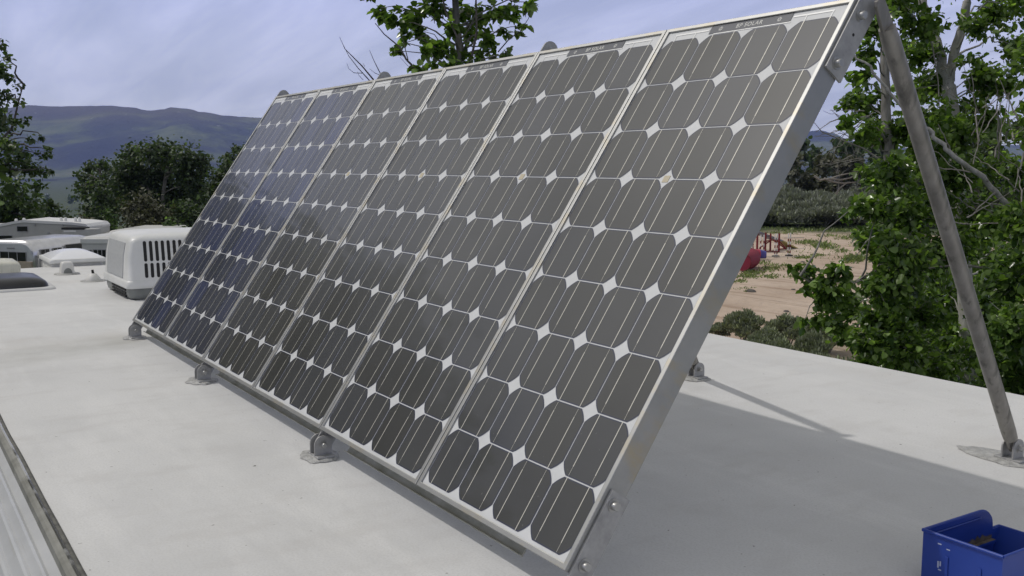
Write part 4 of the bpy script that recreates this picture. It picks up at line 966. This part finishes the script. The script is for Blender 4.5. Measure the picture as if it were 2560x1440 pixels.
tH = trunk_px([(600, 560, 58, 6), (602, 470, 58, 5), (600, 400, 58, 2)])
tree('dense_tree', 'dark tree half hidden by the far left edge of the array', 'tree', [tH], cl_H, .20, M['leaf_far'], M['bark_dark'], FG, per=10, tr=.02, spread=.28)
# shrubs in front of those trees
def shrub(label, lst, d, leaf, ml, group, n=240, jit=.8, name='shrub', per=9, cat='shrub', squash=.9):
    c = cl_px(lst, d, n, jit); x = sum(q[0].x for q in c)/len(c); y = sum(q[0].y for q in c)/len(c)
    b = Vector((x, y, gz(x, y))); top = max(q[0].z for q in c)
    stems = [[(b + Vector((random.uniform(-.1, .1), random.uniform(-.1, .1), 0)), .04), (Vector((x+random.uniform(-.3, .3), y+random.uniform(-.3, .3), b.z+(top-b.z)*.7)), .015)] for k in range(3)]
    return tree(name, label, cat, stems, c, leaf, ml, M['bark_dark'], group, per=per, tr=.008, spread=.22, squash=squash)
SG2 = 'shrubs behind the parked trailers'
shrub('brownish grey bush left of the middle, behind the white trailer roofs', [(320, 520, 34), (355, 505, 40), (390, 525, 40), (340, 550, 44), (400, 560, 44), (370, 575, 40)], 53, .17, M['leaf_olive'], SG2, 900)
shrub('light green upright bush beside the brownish one', [(270, 530, 18), (275, 555, 24), (265, 580, 26)], 51, .15, M['leaf_bright'], SG2, 900)
shrub('yellow green bush beside the top of the air conditioner', [(425, 558, 16), (440, 572, 18), (460, 575, 16), (415, 580, 16), (475, 585, 18)], 50, .15, M['leaf_bright'], SG2, 900)
shrub('dark bush right of the brownish one, beside the array edge', [(470, 540, 40), (510, 540, 40), (450, 520, 36), (490, 575, 36), (540, 560, 40)], 55, .18, M['leaf_far'], SG2, 900)
shrub('dark green bush below the left edge tree', [(120, 510, 26), (140, 540, 34), (100, 550, 36), (170, 560, 30), (130, 575, 34), (60, 575, 36)], 56, .19, M['leaf_far'], SG2, 900)
shrub('low dull bush between the left tree and the dense trees', [(205, 545, 18), (230, 560, 24), (190, 570, 22), (250, 575, 24)], 60, .19, M['leaf_olive'], SG2, 900)
for k in range(5):      # a belt of far low trees on the valley floor
    x = 60 + 60*k
    shrub('far dark tree on the valley floor, number %d from the left in its belt' % (k+1) if False else ['far valley tree just right of the left edge tree', 'small far valley tree above the low dull bush', 'far valley tree beside the pointed spray', 'far valley tree left behind the largest tree', 'far valley tree under the largest tree'][k],
          [(x+random.uniform(-9, 9), 497+random.uniform(-5, 5), random.uniform(6, 10)) for q in range(8)], 1150, 3.2, M['leaf_far'], 'far trees on the valley floor', 1500, 30, 'far_tree', cat='tree')
# --- scrub and sagebrush at the right
def bush_proto(label, r, h, leaf, ml, n, group, loc):
    e = empty('sagebrush', loc, label=label, cat='sagebrush', group=group)
    sb = MB(); lv = []
    for k in range(7):
        a = random.uniform(0, 6.28); q = Vector((math.cos(a)*r*.5, math.sin(a)*r*.5, h*random.uniform(.4, .7))); sb.tube([(0, 0, 0), q*.5+Vector((0, 0, .03)), q], [.02, .014, .006], 5, cap=False)
    sb.build('stem', M['bark'], e)
    P = []; Dd = []
    nb = 26
    for k in range(nb):
        a = random.uniform(0, 6.28); rr = r*math.sqrt(random.random())*.8; c = np.array([math.cos(a)*rr, math.sin(a)*rr, h*(.25+.55*random.random()*(1-.5*rr/r))])
        m_n = n//nb; d = rand_dirs(m_n); d[:, 2] = np.abs(d[:, 2])*1.3
        P.append(c + d*(rng.random((m_n, 1))**.5)*r*.34); Dd.append(d*.7+np.array([0, 0, .8])+rng.normal(size=(m_n, 3))*.25)
    P = np.concatenate(P); Dd = np.concatenate(Dd); V, F = leaf_arrays(P, Dd, rng.normal(size=P.shape), leaf*(.6+.8*rng.random(len(P))), .1)
    # narrow grey leaves
    Vn = V.reshape(-1, 6, 3); ax = Vn[:, 3]-Vn[:, 0]
    for k in (1, 2, 4, 5):
        t = .3 if k in (1, 5) else .65; mid = Vn[:, 0]+ax*t; Vn[:, k] = mid+(Vn[:, k]-mid)*.42
    big_mesh('foliage', Vn.reshape(-1, 3), F, ml, e)
    return e
random.seed(5)
SB = 'sagebrush beside the trailer'
near = [(1858, 812, 23.0, 36, 40, 'tall grey green sagebrush just right of the array side, highest of its row'), (1800, 830, 23.5, 26, 24, 'grey sagebrush at the array edge, left of the tall one'), (1930, 840, 21.5, 34, 26, 'grey sagebrush right of the tall one'),
        (1975, 815, 22.5, 40, 30, 'wide grey sagebrush behind the green sprays'), (1890, 855, 20.5, 28, 20, 'low sagebrush at the roof edge below the tall one'), (1960, 865, 19.5, 36, 24, 'pale sagebrush touching the roof edge under the green sprays'),
        (2030, 850, 19.8, 34, 24, 'grey sagebrush below the leaf sprays'), (2050, 890, 17.5, 30, 18, 'low round sagebrush on bare soil below the cottonwood'), (2110, 905, 16.5, 28, 18, 'small sagebrush at the roof edge left of the grey trunk'), (2075, 830, 22, 36, 26, 'sagebrush half hidden by the low cottonwood leaves'),
        (2160, 925, 15.0, 28, 18, 'smallest sagebrush close to the grey trunk')]
protos = []
for k, (x, y, d, rx, hh, lab) in enumerate(near):
    p = at(x, y, d); r = rx*d/FPX; h = (p.z-GZ) + hh*d/FPX; loc = (p.x, p.y, GZ)
    if k < 3:
        e = bush_proto(lab, .45, 1.0, .085, M['sage'], 5200, SB, loc); e['r0'] = .45; protos.append(e)
    else:
        e = copy_tree(protos[k % 3]); e.location = loc; e['label'] = lab
    s = max(.6, r/.33); e.scale = (s, s, max(.5, h/.95)); e.rotation_euler = (0, 0, random.uniform(0, 6.28))
for e in protos: del e['r0']
# dark scrub band beyond the sand field: every bush a thing
far0 = bush_proto('grey scrub bush of the band beyond the sand field', 1.0, 1.3, .26, M['sage_dark'], 3600, 'scrub bushes beyond the sand field', (0, 0, GZ)); far0.name = 'scrub_bush'; far0['category'] = 'bush'
far1 = bush_proto('grey scrub bush of the band beyond the sand field', 1.1, 1.2, .24, M['sage_dark'], 3600, 'scrub bushes beyond the sand field', (0, 0, GZ)); far1.name = 'scrub_bush'; far1['category'] = 'bush'
cnt = 0
for row, (f_, n_) in enumerate(((70, 24), (76, 22), (84, 20), (96, 16), (112, 16), (128, 14))):
    for k in range(n_):
        px = 1780 + (2330-1780)*(k+random.uniform(.1, .9))/n_; f__ = f_ + random.uniform(-3, 3)
        if row == 3 and random.random() < .4: continue
        p = CF((px-1280)/FPX*f__, f__, GZ); e = (far0 if cnt == 0 else far1) if cnt < 2 else copy_tree((far0, far1)[cnt % 2]); cnt += 1
        s = random.uniform(.85, 1.6); e.location = p; e.scale = (s*1.2, s*1.2, s*random.uniform(.7, 1.15)*(.9+.07*row)); e.rotation_euler = (0, 0, random.uniform(0, 6.28))
# tall green trees and bare thicket behind the scrub
random.seed(9)
HG = 'trees behind the sand field'
for x, y, d, hgt, w_px, lab in ((1995, 350, 150, 46, 26, 'far green tree beside the array side under the small blue peak'), (2042, 372, 160, 30, 22, 'lower far green tree right under the blue peak'), (2085, 345, 140, 52, 28, 'taller far green tree at the left of the cottonwood'), (2130, 365, 140, 46, 30, 'far green tree behind the bare twigs'), (1955, 400, 150, 30, 26, 'far green tree half hidden by the array side'), (2200, 350, 130, 60, 40, 'far green tree behind the cottonwood trunk'), (2330, 370, 130, 60, 60, 'far green tree behind the long strut'), (2480, 360, 130, 70, 60, 'far green tree behind the pale forked trunk')):
    cl = [(x+random.uniform(-w_px*.6, w_px*.6), y+hgt*random.uniform(.1, 1.6), w_px*random.uniform(.45, .75)) for q in range(9)] + [(x, y+5, w_px*.35)]
    shrub(lab, cl, d, .75, M['leaf_far'], HG, 700, 3, 'background_tree', cat='tree')
def thicket(label, x0, x1, ytop, d, n, col):
    p = at((x0+x1)/2, 450, d); e = empty('bare_thicket', (p.x, p.y, GZ), label=label, cat='thicket', group='bare thickets'); mb = MB()
    def grow(s, v, L_, r, lev):
        pts = [s]; q = s.copy(); dv_ = v.normalized()
        for i in range(4):
            dv_ = (dv_ + Vector((random.gauss(0, .22), random.gauss(0, .22), random.gauss(0, .14)))).normalized(); q = q + dv_*L_/4; pts.append(q.copy())
        mb.tube(pts, [r*(1-.14*i) for i in range(5)], 3, cap=False)
        if lev > 0:
            for k in range(3):
                i = random.randint(1, 4); w = (dv_ + Vector((random.gauss(0, .8), random.gauss(0, .8), random.gauss(.1, .5)))).normalized(); grow(pts[i], w, L_*random.uniform(.45, .75), r*.55, lev-1)
    for k in range(n):
        x = random.uniform(x0, x1); dd = d+random.uniform(-6, 6); b0 = at(x, 480, dd); b0.z = GZ; top = at(x, ytop+random.uniform(0, 60), dd); grow(b0, Vector((random.gauss(0, .25), random.gauss(0, .25), 1)), (top.z-GZ)*.62, .055, 3)
    mb.v = [tuple(Vector(q)-e.location) for q in mb.v]; mb.build('twigs', M[col], e)
thicket('grey leafless thicket behind the dark scrub, beside the array side', 1950, 2075, 350, 105, 8, 'bark_dark')
thicket('pale leafless thicket left of the leafy cottonwood', 2065, 2190, 335, 100, 9, 'bark')
for lab, x0, x1, y0, y1, n in (('dull green bushes beside the array side, among the bare thicket', 1930, 2030, 400, 480, 12), ('dull green bushes left of the leafy cottonwood, among the bare thicket', 2030, 2190, 395, 480, 16)):
    shrub(lab, [(random.uniform(x0, x1), random.uniform(y0, y1), random.uniform(16, 26)) for q in range(n)], 98, .45, M['leaf_olive'], 'bushes among the bare thickets', 800, 3)
# fallen bare branches
e = empty('fallen_branch', ground_at(2110, 470, GZ), label='pale fallen branch lying in the scrub left of the cottonwood', cat='branch')
mb = MB(); dl = 40
for pts in (((2036, 440), (2050, 450), (2075, 446), (2100, 438), (2130, 432)), ((2060, 446), (2085, 455), (2110, 458), (2140, 455)), ((2075, 446), (2100, 450), (2125, 445), (2150, 430)), ((2090, 485), (2100, 470), (2120, 455))):
    mb.tube([at(x, y, dl) for x, y in pts], [.05*(1-.6*i/(len(pts)-1)) for i in range(len(pts))], 5)
mb.v = [tuple(Vector(q)-e.location) for q in mb.v]; mb.build('wood', M['dead'], e)

random.seed(44)
cl = [(random.uniform(2240, 2620), random.uniform(330, 600), random.uniform(38, 60)) for q in range(34)] + [(2330, 330, 36), (2450, 345, 36), (2545, 320, 44), (2600, 310, 50)]
tree('background_tree', 'broad dark tree filling the gap behind the pale bare limb', 'tree', [trunk_px([(2440, 640, 36, 9), (2440, 480, 36, 7), (2450, 360, 36, 3)])], cl_px(cl, 36, 520, 2.5), .15, M['leaf_far'], M['bark_dark'], HG, per=10, tr=.012, spread=.2)
USG = 'undergrowth along the trailer'
M['under'] = leafmat('undergrowth_leaf', (.036, .070, .022), (.115, .170, .055), .38, .4)
for lab, x0, x1, y0, y1, d, n in (('leafy undergrowth around the grey trunk left of the long strut', 2185, 2330, 720, 930, 14.5, 22), ('leafy undergrowth behind the lower half of the long strut', 2320, 2450, 620, 950, 15.5, 26), ('leafy undergrowth at the right edge beyond the roof', 2440, 2600, 600, 980, 14.0, 28)):
    shrub(lab, [(random.uniform(x0, x1), random.uniform(y0, y1), random.uniform(36, 58)) for q in range(n)], d, .085, M['under'], USG, 230, .8)
CTs = [o for o in COL.objects if o.get('label') == 'cottonwood with a pale forked trunk right of the long strut'][0]
for k, (x, y) in enumerate(((1.5, 10.5), (5.0, 11.0), (8.5, 9.5), (12.5, 9.0))):  # unseen copies added to darken the frame side's reflections and the shade
    c = copy_tree(CTs); c.location = (x, y, gz(x, y)); c.rotation_euler = (0, 0, 1.3*k+.7); c['label'] = 'added unseen cottonwood right of the picture, darkening reflections and shade'
# the tree row goes on to the left of the picture and shows in the panels' glass
FT = [o for o in COL.objects if o.get('label') == 'largest round-crowned dark tree below the mountain ridge'][0]
for (r_, f_, sc_) in ((-16.6, 21.0, 1.40), (-16.8, 16.0, 1.5), (-18.5, 13.0, 1.5), (-20.0, 9.0, 1.5)):
    c = copy_tree(FT); q = CF(r_, f_, 0); c.location = (q.x, q.y, gz(q.x, q.y)); c.scale = (sc_, sc_, sc_); c.rotation_euler = (0, 0, r_*3); c['label'] = 'dense tree left of the picture, seen only as a dark reflection'

# ------------------------------------------------------------------ weeds on the sand (ground cover)
P = []; Dd = []; Sz = []
def weed_patch(px, py, rx, ry, n, s):
    for k in range(int(n*.62)):
        a = random.gauss(0, .5); b_ = random.gauss(0, .5); g = ground_at(px+a*rx, py+b_*ry, GZ); P.append((g.x, g.y, gz(g.x, g.y)-.01)); Dd.append((random.gauss(0, .8), random.gauss(0, .8), 1)); Sz.append(s*.46*random.uniform(.5, 1.3))
random.seed(31)
for px, py, rx, ry, n, s in ((2020, 608, 34, 5, 420, .34), (2140, 597, 50, 6, 620, .34), (2055, 617, 26, 6, 420, .45), (2075, 622, 30, 4, 180, .3), (2105, 630, 20, 4, 160, .3), (2010, 643, 34, 3, 260, .28), (2045, 638, 22, 3, 160, .25), (2138, 648, 30, 8, 700, .42), (2070, 590, 40, 4, 220, .3), (2015, 672, 14, 3, 120, .25),
                         (1925, 668, 26, 9, 320, .32), (1880, 680, 26, 8, 300, .34), (1905, 655, 22, 6, 160, .28), (1870, 690, 26, 6, 240, .30), (1925, 690, 20, 6, 140, .3), (1960, 662, 22, 5, 130, .28), (1848, 702, 16, 4, 150, .22), (1830, 705, 14, 4, 90, .2), (1860, 722, 30, 4, 90, .16), (1980, 690, 20, 6, 70, .25), (1870, 730, 10, 2, 60, .18), (2160, 615, 40, 5, 260, .3), (2090, 640, 60, 14, 120, .2), (1990, 610, 90, 16, 160, .22), (2000, 630, 60, 12, 120, .2), (2200, 640, 50, 20, 300, .3), (1965, 580, 60, 4, 300, .35), (2080, 575, 80, 5, 500, .4), (2000, 570, 90, 5, 600, .45), (2150, 570, 70, 6, 500, .45)):
    weed_patch(px, py, rx, ry, n, s)
P = np.array(P); V, F = leaf_arrays(P, np.array(Dd), rng.normal(size=P.shape), np.array(Sz), .1)
Vn = V.reshape(-1, 6, 3); ax = Vn[:, 3]-Vn[:, 0]
for k in (1, 2, 4, 5): t_ = .3 if k in (1, 5) else .65; mid = Vn[:, 0]+ax*t_; Vn[:, k] = mid+(Vn[:, k]-mid)*.45
tag(big_mesh('weeds', Vn.reshape(-1, 3), F, M['weed']), 'green weeds and grass scattered over the sand field', 'weeds', kind='stuff')

# ------------------------------------------------------------------ dog agility equipment on the sand
M['red'] = noisy('red_paint', [(.3, (.13, .010, .014)), (.7, (.20, .016, .022))], 3, rough=.6)
M['tunnel'] = noisy('tunnel_fabric', [(.3, (.17, .008, .026)), (.7, (.25, .012, .04))], 3, rough=.6)
M['pink'] = noisy('tunnel_pink', [(.3, (.32, .03, .06)), (.7, (.42, .05, .09))], 3, rough=.6)
M['plank'] = noisy('plank_paint', [(.3, (.16, .17, .22)), (.7, (.23, .24, .30))], 4, rough=.8)
M['yellow'] = noisy('plank_yellow', [(.3, (.36, .30, .10)), (.7, (.46, .39, .16))], 4, rough=.8)
M['pole_white'] = mat('pole_white', (.72, .72, .70), .5); M['pole_grey'] = mat('pole_grey', (.40, .38, .33), .6)
M['blue_fabric'] = noisy('blue_fabric', [(.3, (.06, .06, .26)), (.7, (.10, .10, .36))], 4, rough=.7)
# big fabric tunnel
g = ground_at(1858, 676, GZ); rt = .35
e = empty('agility_tunnel', g, label='big dark red fabric tunnel lying on the sand beside the array side', cat='tunnel')
mb = MB(); ax_ = (RIGHT*.55 + FWD*.83).normalized(); sd_ = Vector((0, 0, 1)).cross(ax_)
rings = []
for i in range(33):
    t_ = i/32; c = ax_*(-.1+2.6*t_) - RIGHT*(.55*t_*t_) + Vector((0, 0, rt)); r_ = rt*(1+.045*math.cos(i*math.pi)) * (1 if i not in (0,) else .97)
    rings.append([c + sd_*math.cos(2*math.pi*k/22)*r_ + Vector((0, 0, math.sin(2*math.pi*k/22)*r_)) for k in range(22)])
loft(mb, rings, cap_top=False); mb.build('fabric', M['tunnel'], e, smooth=True)
mb = MB(); c = ax_*(-.1) + Vector((0, 0, rt))
for zz_ in (.0,): mb.tube([c + sd_*math.cos(2*math.pi*k/24)*rt + Vector((0, 0, math.sin(2*math.pi*k/24)*rt)) for k in range(25)], .018, 6, cap=False)
mb.build('hoop', M['red'], e)
mb = MB(); mb.add([c + ax_*.02 + sd_*math.cos(2*math.pi*k/24)*rt*.97 + Vector((0, 0, math.sin(2*math.pi*k/24)*rt*.97)) for k in range(24)], [tuple(range(24))]); mb.build('end_cover', M['tunnel'], e)
# second, pinkish tunnel with a blue chute
g = ground_at(1884, 648, GZ)
e = empty('agility_tunnel', g, label='small pinkish red tunnel with a blue chute behind the big one', cat='tunnel')
mb = MB(); rings = []
for i in range(13):
    c = RIGHT*(-.45+.9*i/12) + FWD*(.25*i/12) + Vector((0, 0, .30)); r_ = .29*(1+.04*math.cos(i*math.pi)); q = (FWD*.95 - RIGHT*.2).normalized()
    rings.append([c + q*math.cos(2*math.pi*k/18)*r_ + Vector((0, 0, math.sin(2*math.pi*k/18)*r_)) for k in range(18)])
loft(mb, rings, cap_top=True, cap_bot=True); mb.build('fabric', M['pink'], e, smooth=True)
mb = MB(); rings = []
for i in range(7):
    c = RIGHT*(.46+.5*i/6) + FWD*(.26+.05*i/6) + Vector((0, 0, .30-.05*i/6)); r_ = .28-.06*i/6
    rings.append([c + FWD*math.cos(2*math.pi*k/14)*r_ + Vector((0, 0, math.sin(2*math.pi*k/14)*r_)) for k in range(14)])
loft(mb, rings, cap_top=True); mb.build('chute', M['blue_fabric'], e, smooth=True); e.scale = (.62, .62, .75)
# dog walk / A-frame on red trestles
fD = 48.0
def DF(px, py_z): return CF((px-1280)/FPX*fD, fD, py_z)
def hz(py, f=fD): return CAM.z - (py-418)*f/FPX
g = CF((1925-1280)/FPX*fD, fD, GZ)
e = empty('dog_walk', g, label='red timber trestle with a sloping grey plank ramp on the sand', cat='agility ramp')
def relb(mb, n, m, **k):
    mb.v = [tuple(Vector(q)-g) for q in mb.v]; return mb.build(n, m, e, **k)
for px, zt_ in ((1894, 582), (1899, 584), (1915, 582), (1932, 586), (1949, 584)):
    mb = MB(); a = CF((px-1280)/FPX*fD, fD + (.35 if px in (1899, 1932) else 0), GZ); mb.box(tuple(a-Vector((.032, .032, 0))), (a.x+.032, a.y+.032, hz(zt_))); relb(mb, 'post', M['red'])
for (x0, y0, x1, y1) in ((1898, 622, 1930, 600), (1932, 600, 1964, 622), (1915, 604, 1932, 600), (1947, 602, 1966, 622), (1917, 629, 1933, 634), (1945, 624, 1966, 622), (1930, 634, 1950, 632)):
    mb = MB(); mb.tube([CF((x0-1280)/FPX*fD, fD-.06, max(GZ+.05, hz(y0))), CF((x1-1280)/FPX*fD, fD-.06, max(GZ+.05, hz(y1)))], .028, 4); relb(mb, 'brace', M['red'])
mb = MB(); a, b_ = CF((1885-1280)/FPX*fD, fD+.1, hz(578)), CF((1965-1280)/FPX*fD, fD+1.4, hz(606)); d = (b_-a).normalized(); s_ = Vector((0, 0, 1)).cross(d).normalized()*.32
mb.add([a-s_, b_-s_, b_+s_, a+s_] + [p-Vector((0, 0, .06)) for p in (a-s_, b_-s_, b_+s_, a+s_)], [(0, 1, 2, 3), (7, 6, 5, 4), (0, 4, 5, 1), (1, 5, 6, 2), (2, 6, 7, 3), (3, 7, 4, 0)]); relb(mb, 'ramp_plank', M['plank'])
mb = MB(); a, b_ = b_, CF((2012-1280)/FPX*fD, fD+1.9, GZ+.06); 
mb.add([a-s_, b_-s_, b_+s_, a+s_] + [p-Vector((0, 0, .06)) for p in (a-s_, b_-s_, b_+s_, a+s_)], [(0, 1, 2, 3), (7, 6, 5, 4), (0, 4, 5, 1), (1, 5, 6, 2), (2, 6, 7, 3), (3, 7, 4, 0)]); relb(mb, 'contact_zone', M['yellow'])
# jump standards: pairs of white poles with red bands
JG = 'striped jump standards on the sand'
def jump(pxs, pyb, pyt, lab, f=None):
    f = (CAM.z-GZ)*FPX/(pyb-418); c = CF((sum(pxs)/len(pxs)-1280)/FPX*f, f, GZ); e = empty('jump_standard', c, label=lab, cat='jump standard', group=JG)
    for px in pxs:
        mb = MB(); b0 = CF((px-1280)/FPX*f, f, GZ) - c; h = (CAM.z-(pyt-418)*f/FPX) - GZ; nseg = 8
        for k in range(nseg): mb.tube([b0+Vector((0, 0, h*k/nseg)), b0+Vector((0, 0, h*(k+1)/nseg))], .028, 8, 1 if k in (1, 3, 5) else 0)
        mb.build('striped_pole', [M['pole_white'], M['red']], e)
        mb = MB(); mb.box(tuple(b0+Vector((-.09, -.09, 0))), tuple(b0+Vector((.09, .09, .06)))); mb.build('foot', M['dark'], e)
jump((1972, 1977.5), 641, 583, 'rightmost pair of white and red striped jump poles')
jump((1939, 1944.5), 643, 585, 'pair of striped jump poles in front of the red trestle')
jump((1903, 1911), 646, 588, 'pair of striped jump poles left of the red trestle beside the blue chute')
e = empty('jump_wing', ground_at(1874, 640, GZ), label='dark red jump wing behind the big tunnel, touching the array side', cat='jump wing')
mb = MB()
for x in (-.18, .18): mb.tube([RIGHT*x, RIGHT*x*.6+Vector((0, 0, .75))], .035, 6)
for z in (.15, .35, .55): mb.tube([RIGHT*-.17+Vector((0, 0, z)), RIGHT*.17+Vector((0, 0, z))], .03, 6)
mb.build('frame', M['red'], e)
mb = MB(); mb.tube([RIGHT*.1+Vector((0, 0, .2)), RIGHT*.13+Vector((0, 0, .8))], .03, 6); mb.build('white_pole', M['pole_white'], e)
for (px, py, w, lab) in ((1950, 644, 95, 'pale ground pole lying across the sand in front of the jump poles'), (1993, 624, 40, 'pale ground pole lying at the foot of the yellow ramp end'), (1985, 596, 50, 'pale ground pole lying behind the jump poles')):
    a, b_ = ground_at(px-w/2, py, GZ), ground_at(px+w/2, py-1, GZ); e = empty('ground_pole', a, label=lab, cat='pole', group='poles lying on the sand'); mb = MB(); mb.tube([Vector((0, 0, .03)), b_-a+Vector((0, 0, .03))], .018, 6); mb.build('bar', M['pole_grey'], e)
# dark clods on the sand
CG = 'dark clods on the sand'
for px, py, s, lab in ((1877, 731, .20, 'largest dark clod on the wheel tracks'), (1966, 782, .10, 'small dark clod nearest the sagebrush'), (2007, 653, .12, 'dark clod right of the jump poles'), (1983, 727, .09, 'tiny dark clod right of the largest clod')):
    g = ground_at(px, py, GZ); mb = MB(); mb.lathe([(s*(1+.1*math.sin(3*s)), -.02), (s*.9, s*.25), (s*.5, s*.42), (0, s*.45)], (0, 0, 0), 9, sy=.7); o = mb.build('soil_clod', M['bark_dark']); o.location = (g.x, g.y, gz(g.x, g.y)); tag(o, lab, 'clod', CG)
# little buildings far out on the valley floor
VG = 'sheds far out on the valley floor'
for px, py, w, h, lab in ((182, 507, 5, 3, 'tiny pale shed left in the far hamlet'), (206, 512, 8, 3, 'tiny pale shed beside the low dull bush'), (222, 506, 5, 3, 'tiny shed near the pointed spray of the dark tree'), (236, 516, 9, 4, 'widest tiny shed of the far hamlet'), (244, 507, 5, 3, 'tiny shed right at the dark tree'), (120, 487, 5, 2.5, 'lone tiny shed farther out to the left')):
    f = (CAM.z+46.3)*FPX/(py-418); c = CF((px-1280)/FPX*f, f, -46.6); e = empty('shed', c, (0, 0, YAW+.3), lab, 'shed', VG); w_m, h_m = w*f/FPX, h*f/FPX*.8
    mb = MB(); mb.box((-w_m/2, 0, 0), (w_m/2, w_m*1.4, h_m)); mb.build('wall', M['tr_white'], e)
    mb = MB(); mb.prism([(-w_m/2-.2, h_m), (w_m/2+.2, h_m), (0, h_m+w_m*.3)], 1, -.2, w_m*1.4+.2); mb.build('roof', M['plank'], e)

# ------------------------------------------------------------------ air
mb = MB(); mb.box((-7700, -7700, -62), (7700, 7700, 620)); hz_ = mb.build('haze', [])
hm = bpy.data.materials.new('haze_air'); hm.use_nodes = True; t = hm.node_tree; t.nodes.clear()
pv_ = N(t, 'ShaderNodeVolumePrincipled'); pv_.inputs['Density'].default_value = 1.10e-4; pv_.inputs['Color'].default_value = (.42, .53, 1.0, 1); pv_.inputs['Anisotropy'].default_value = .0
ho = N(t, 'ShaderNodeOutputMaterial'); t.links.new(pv_.outputs[0], ho.inputs['Volume'])
hz_.data.materials.append(hm); tag(hz_, 'thin bluish haze in the air', 'haze', kind='stuff')
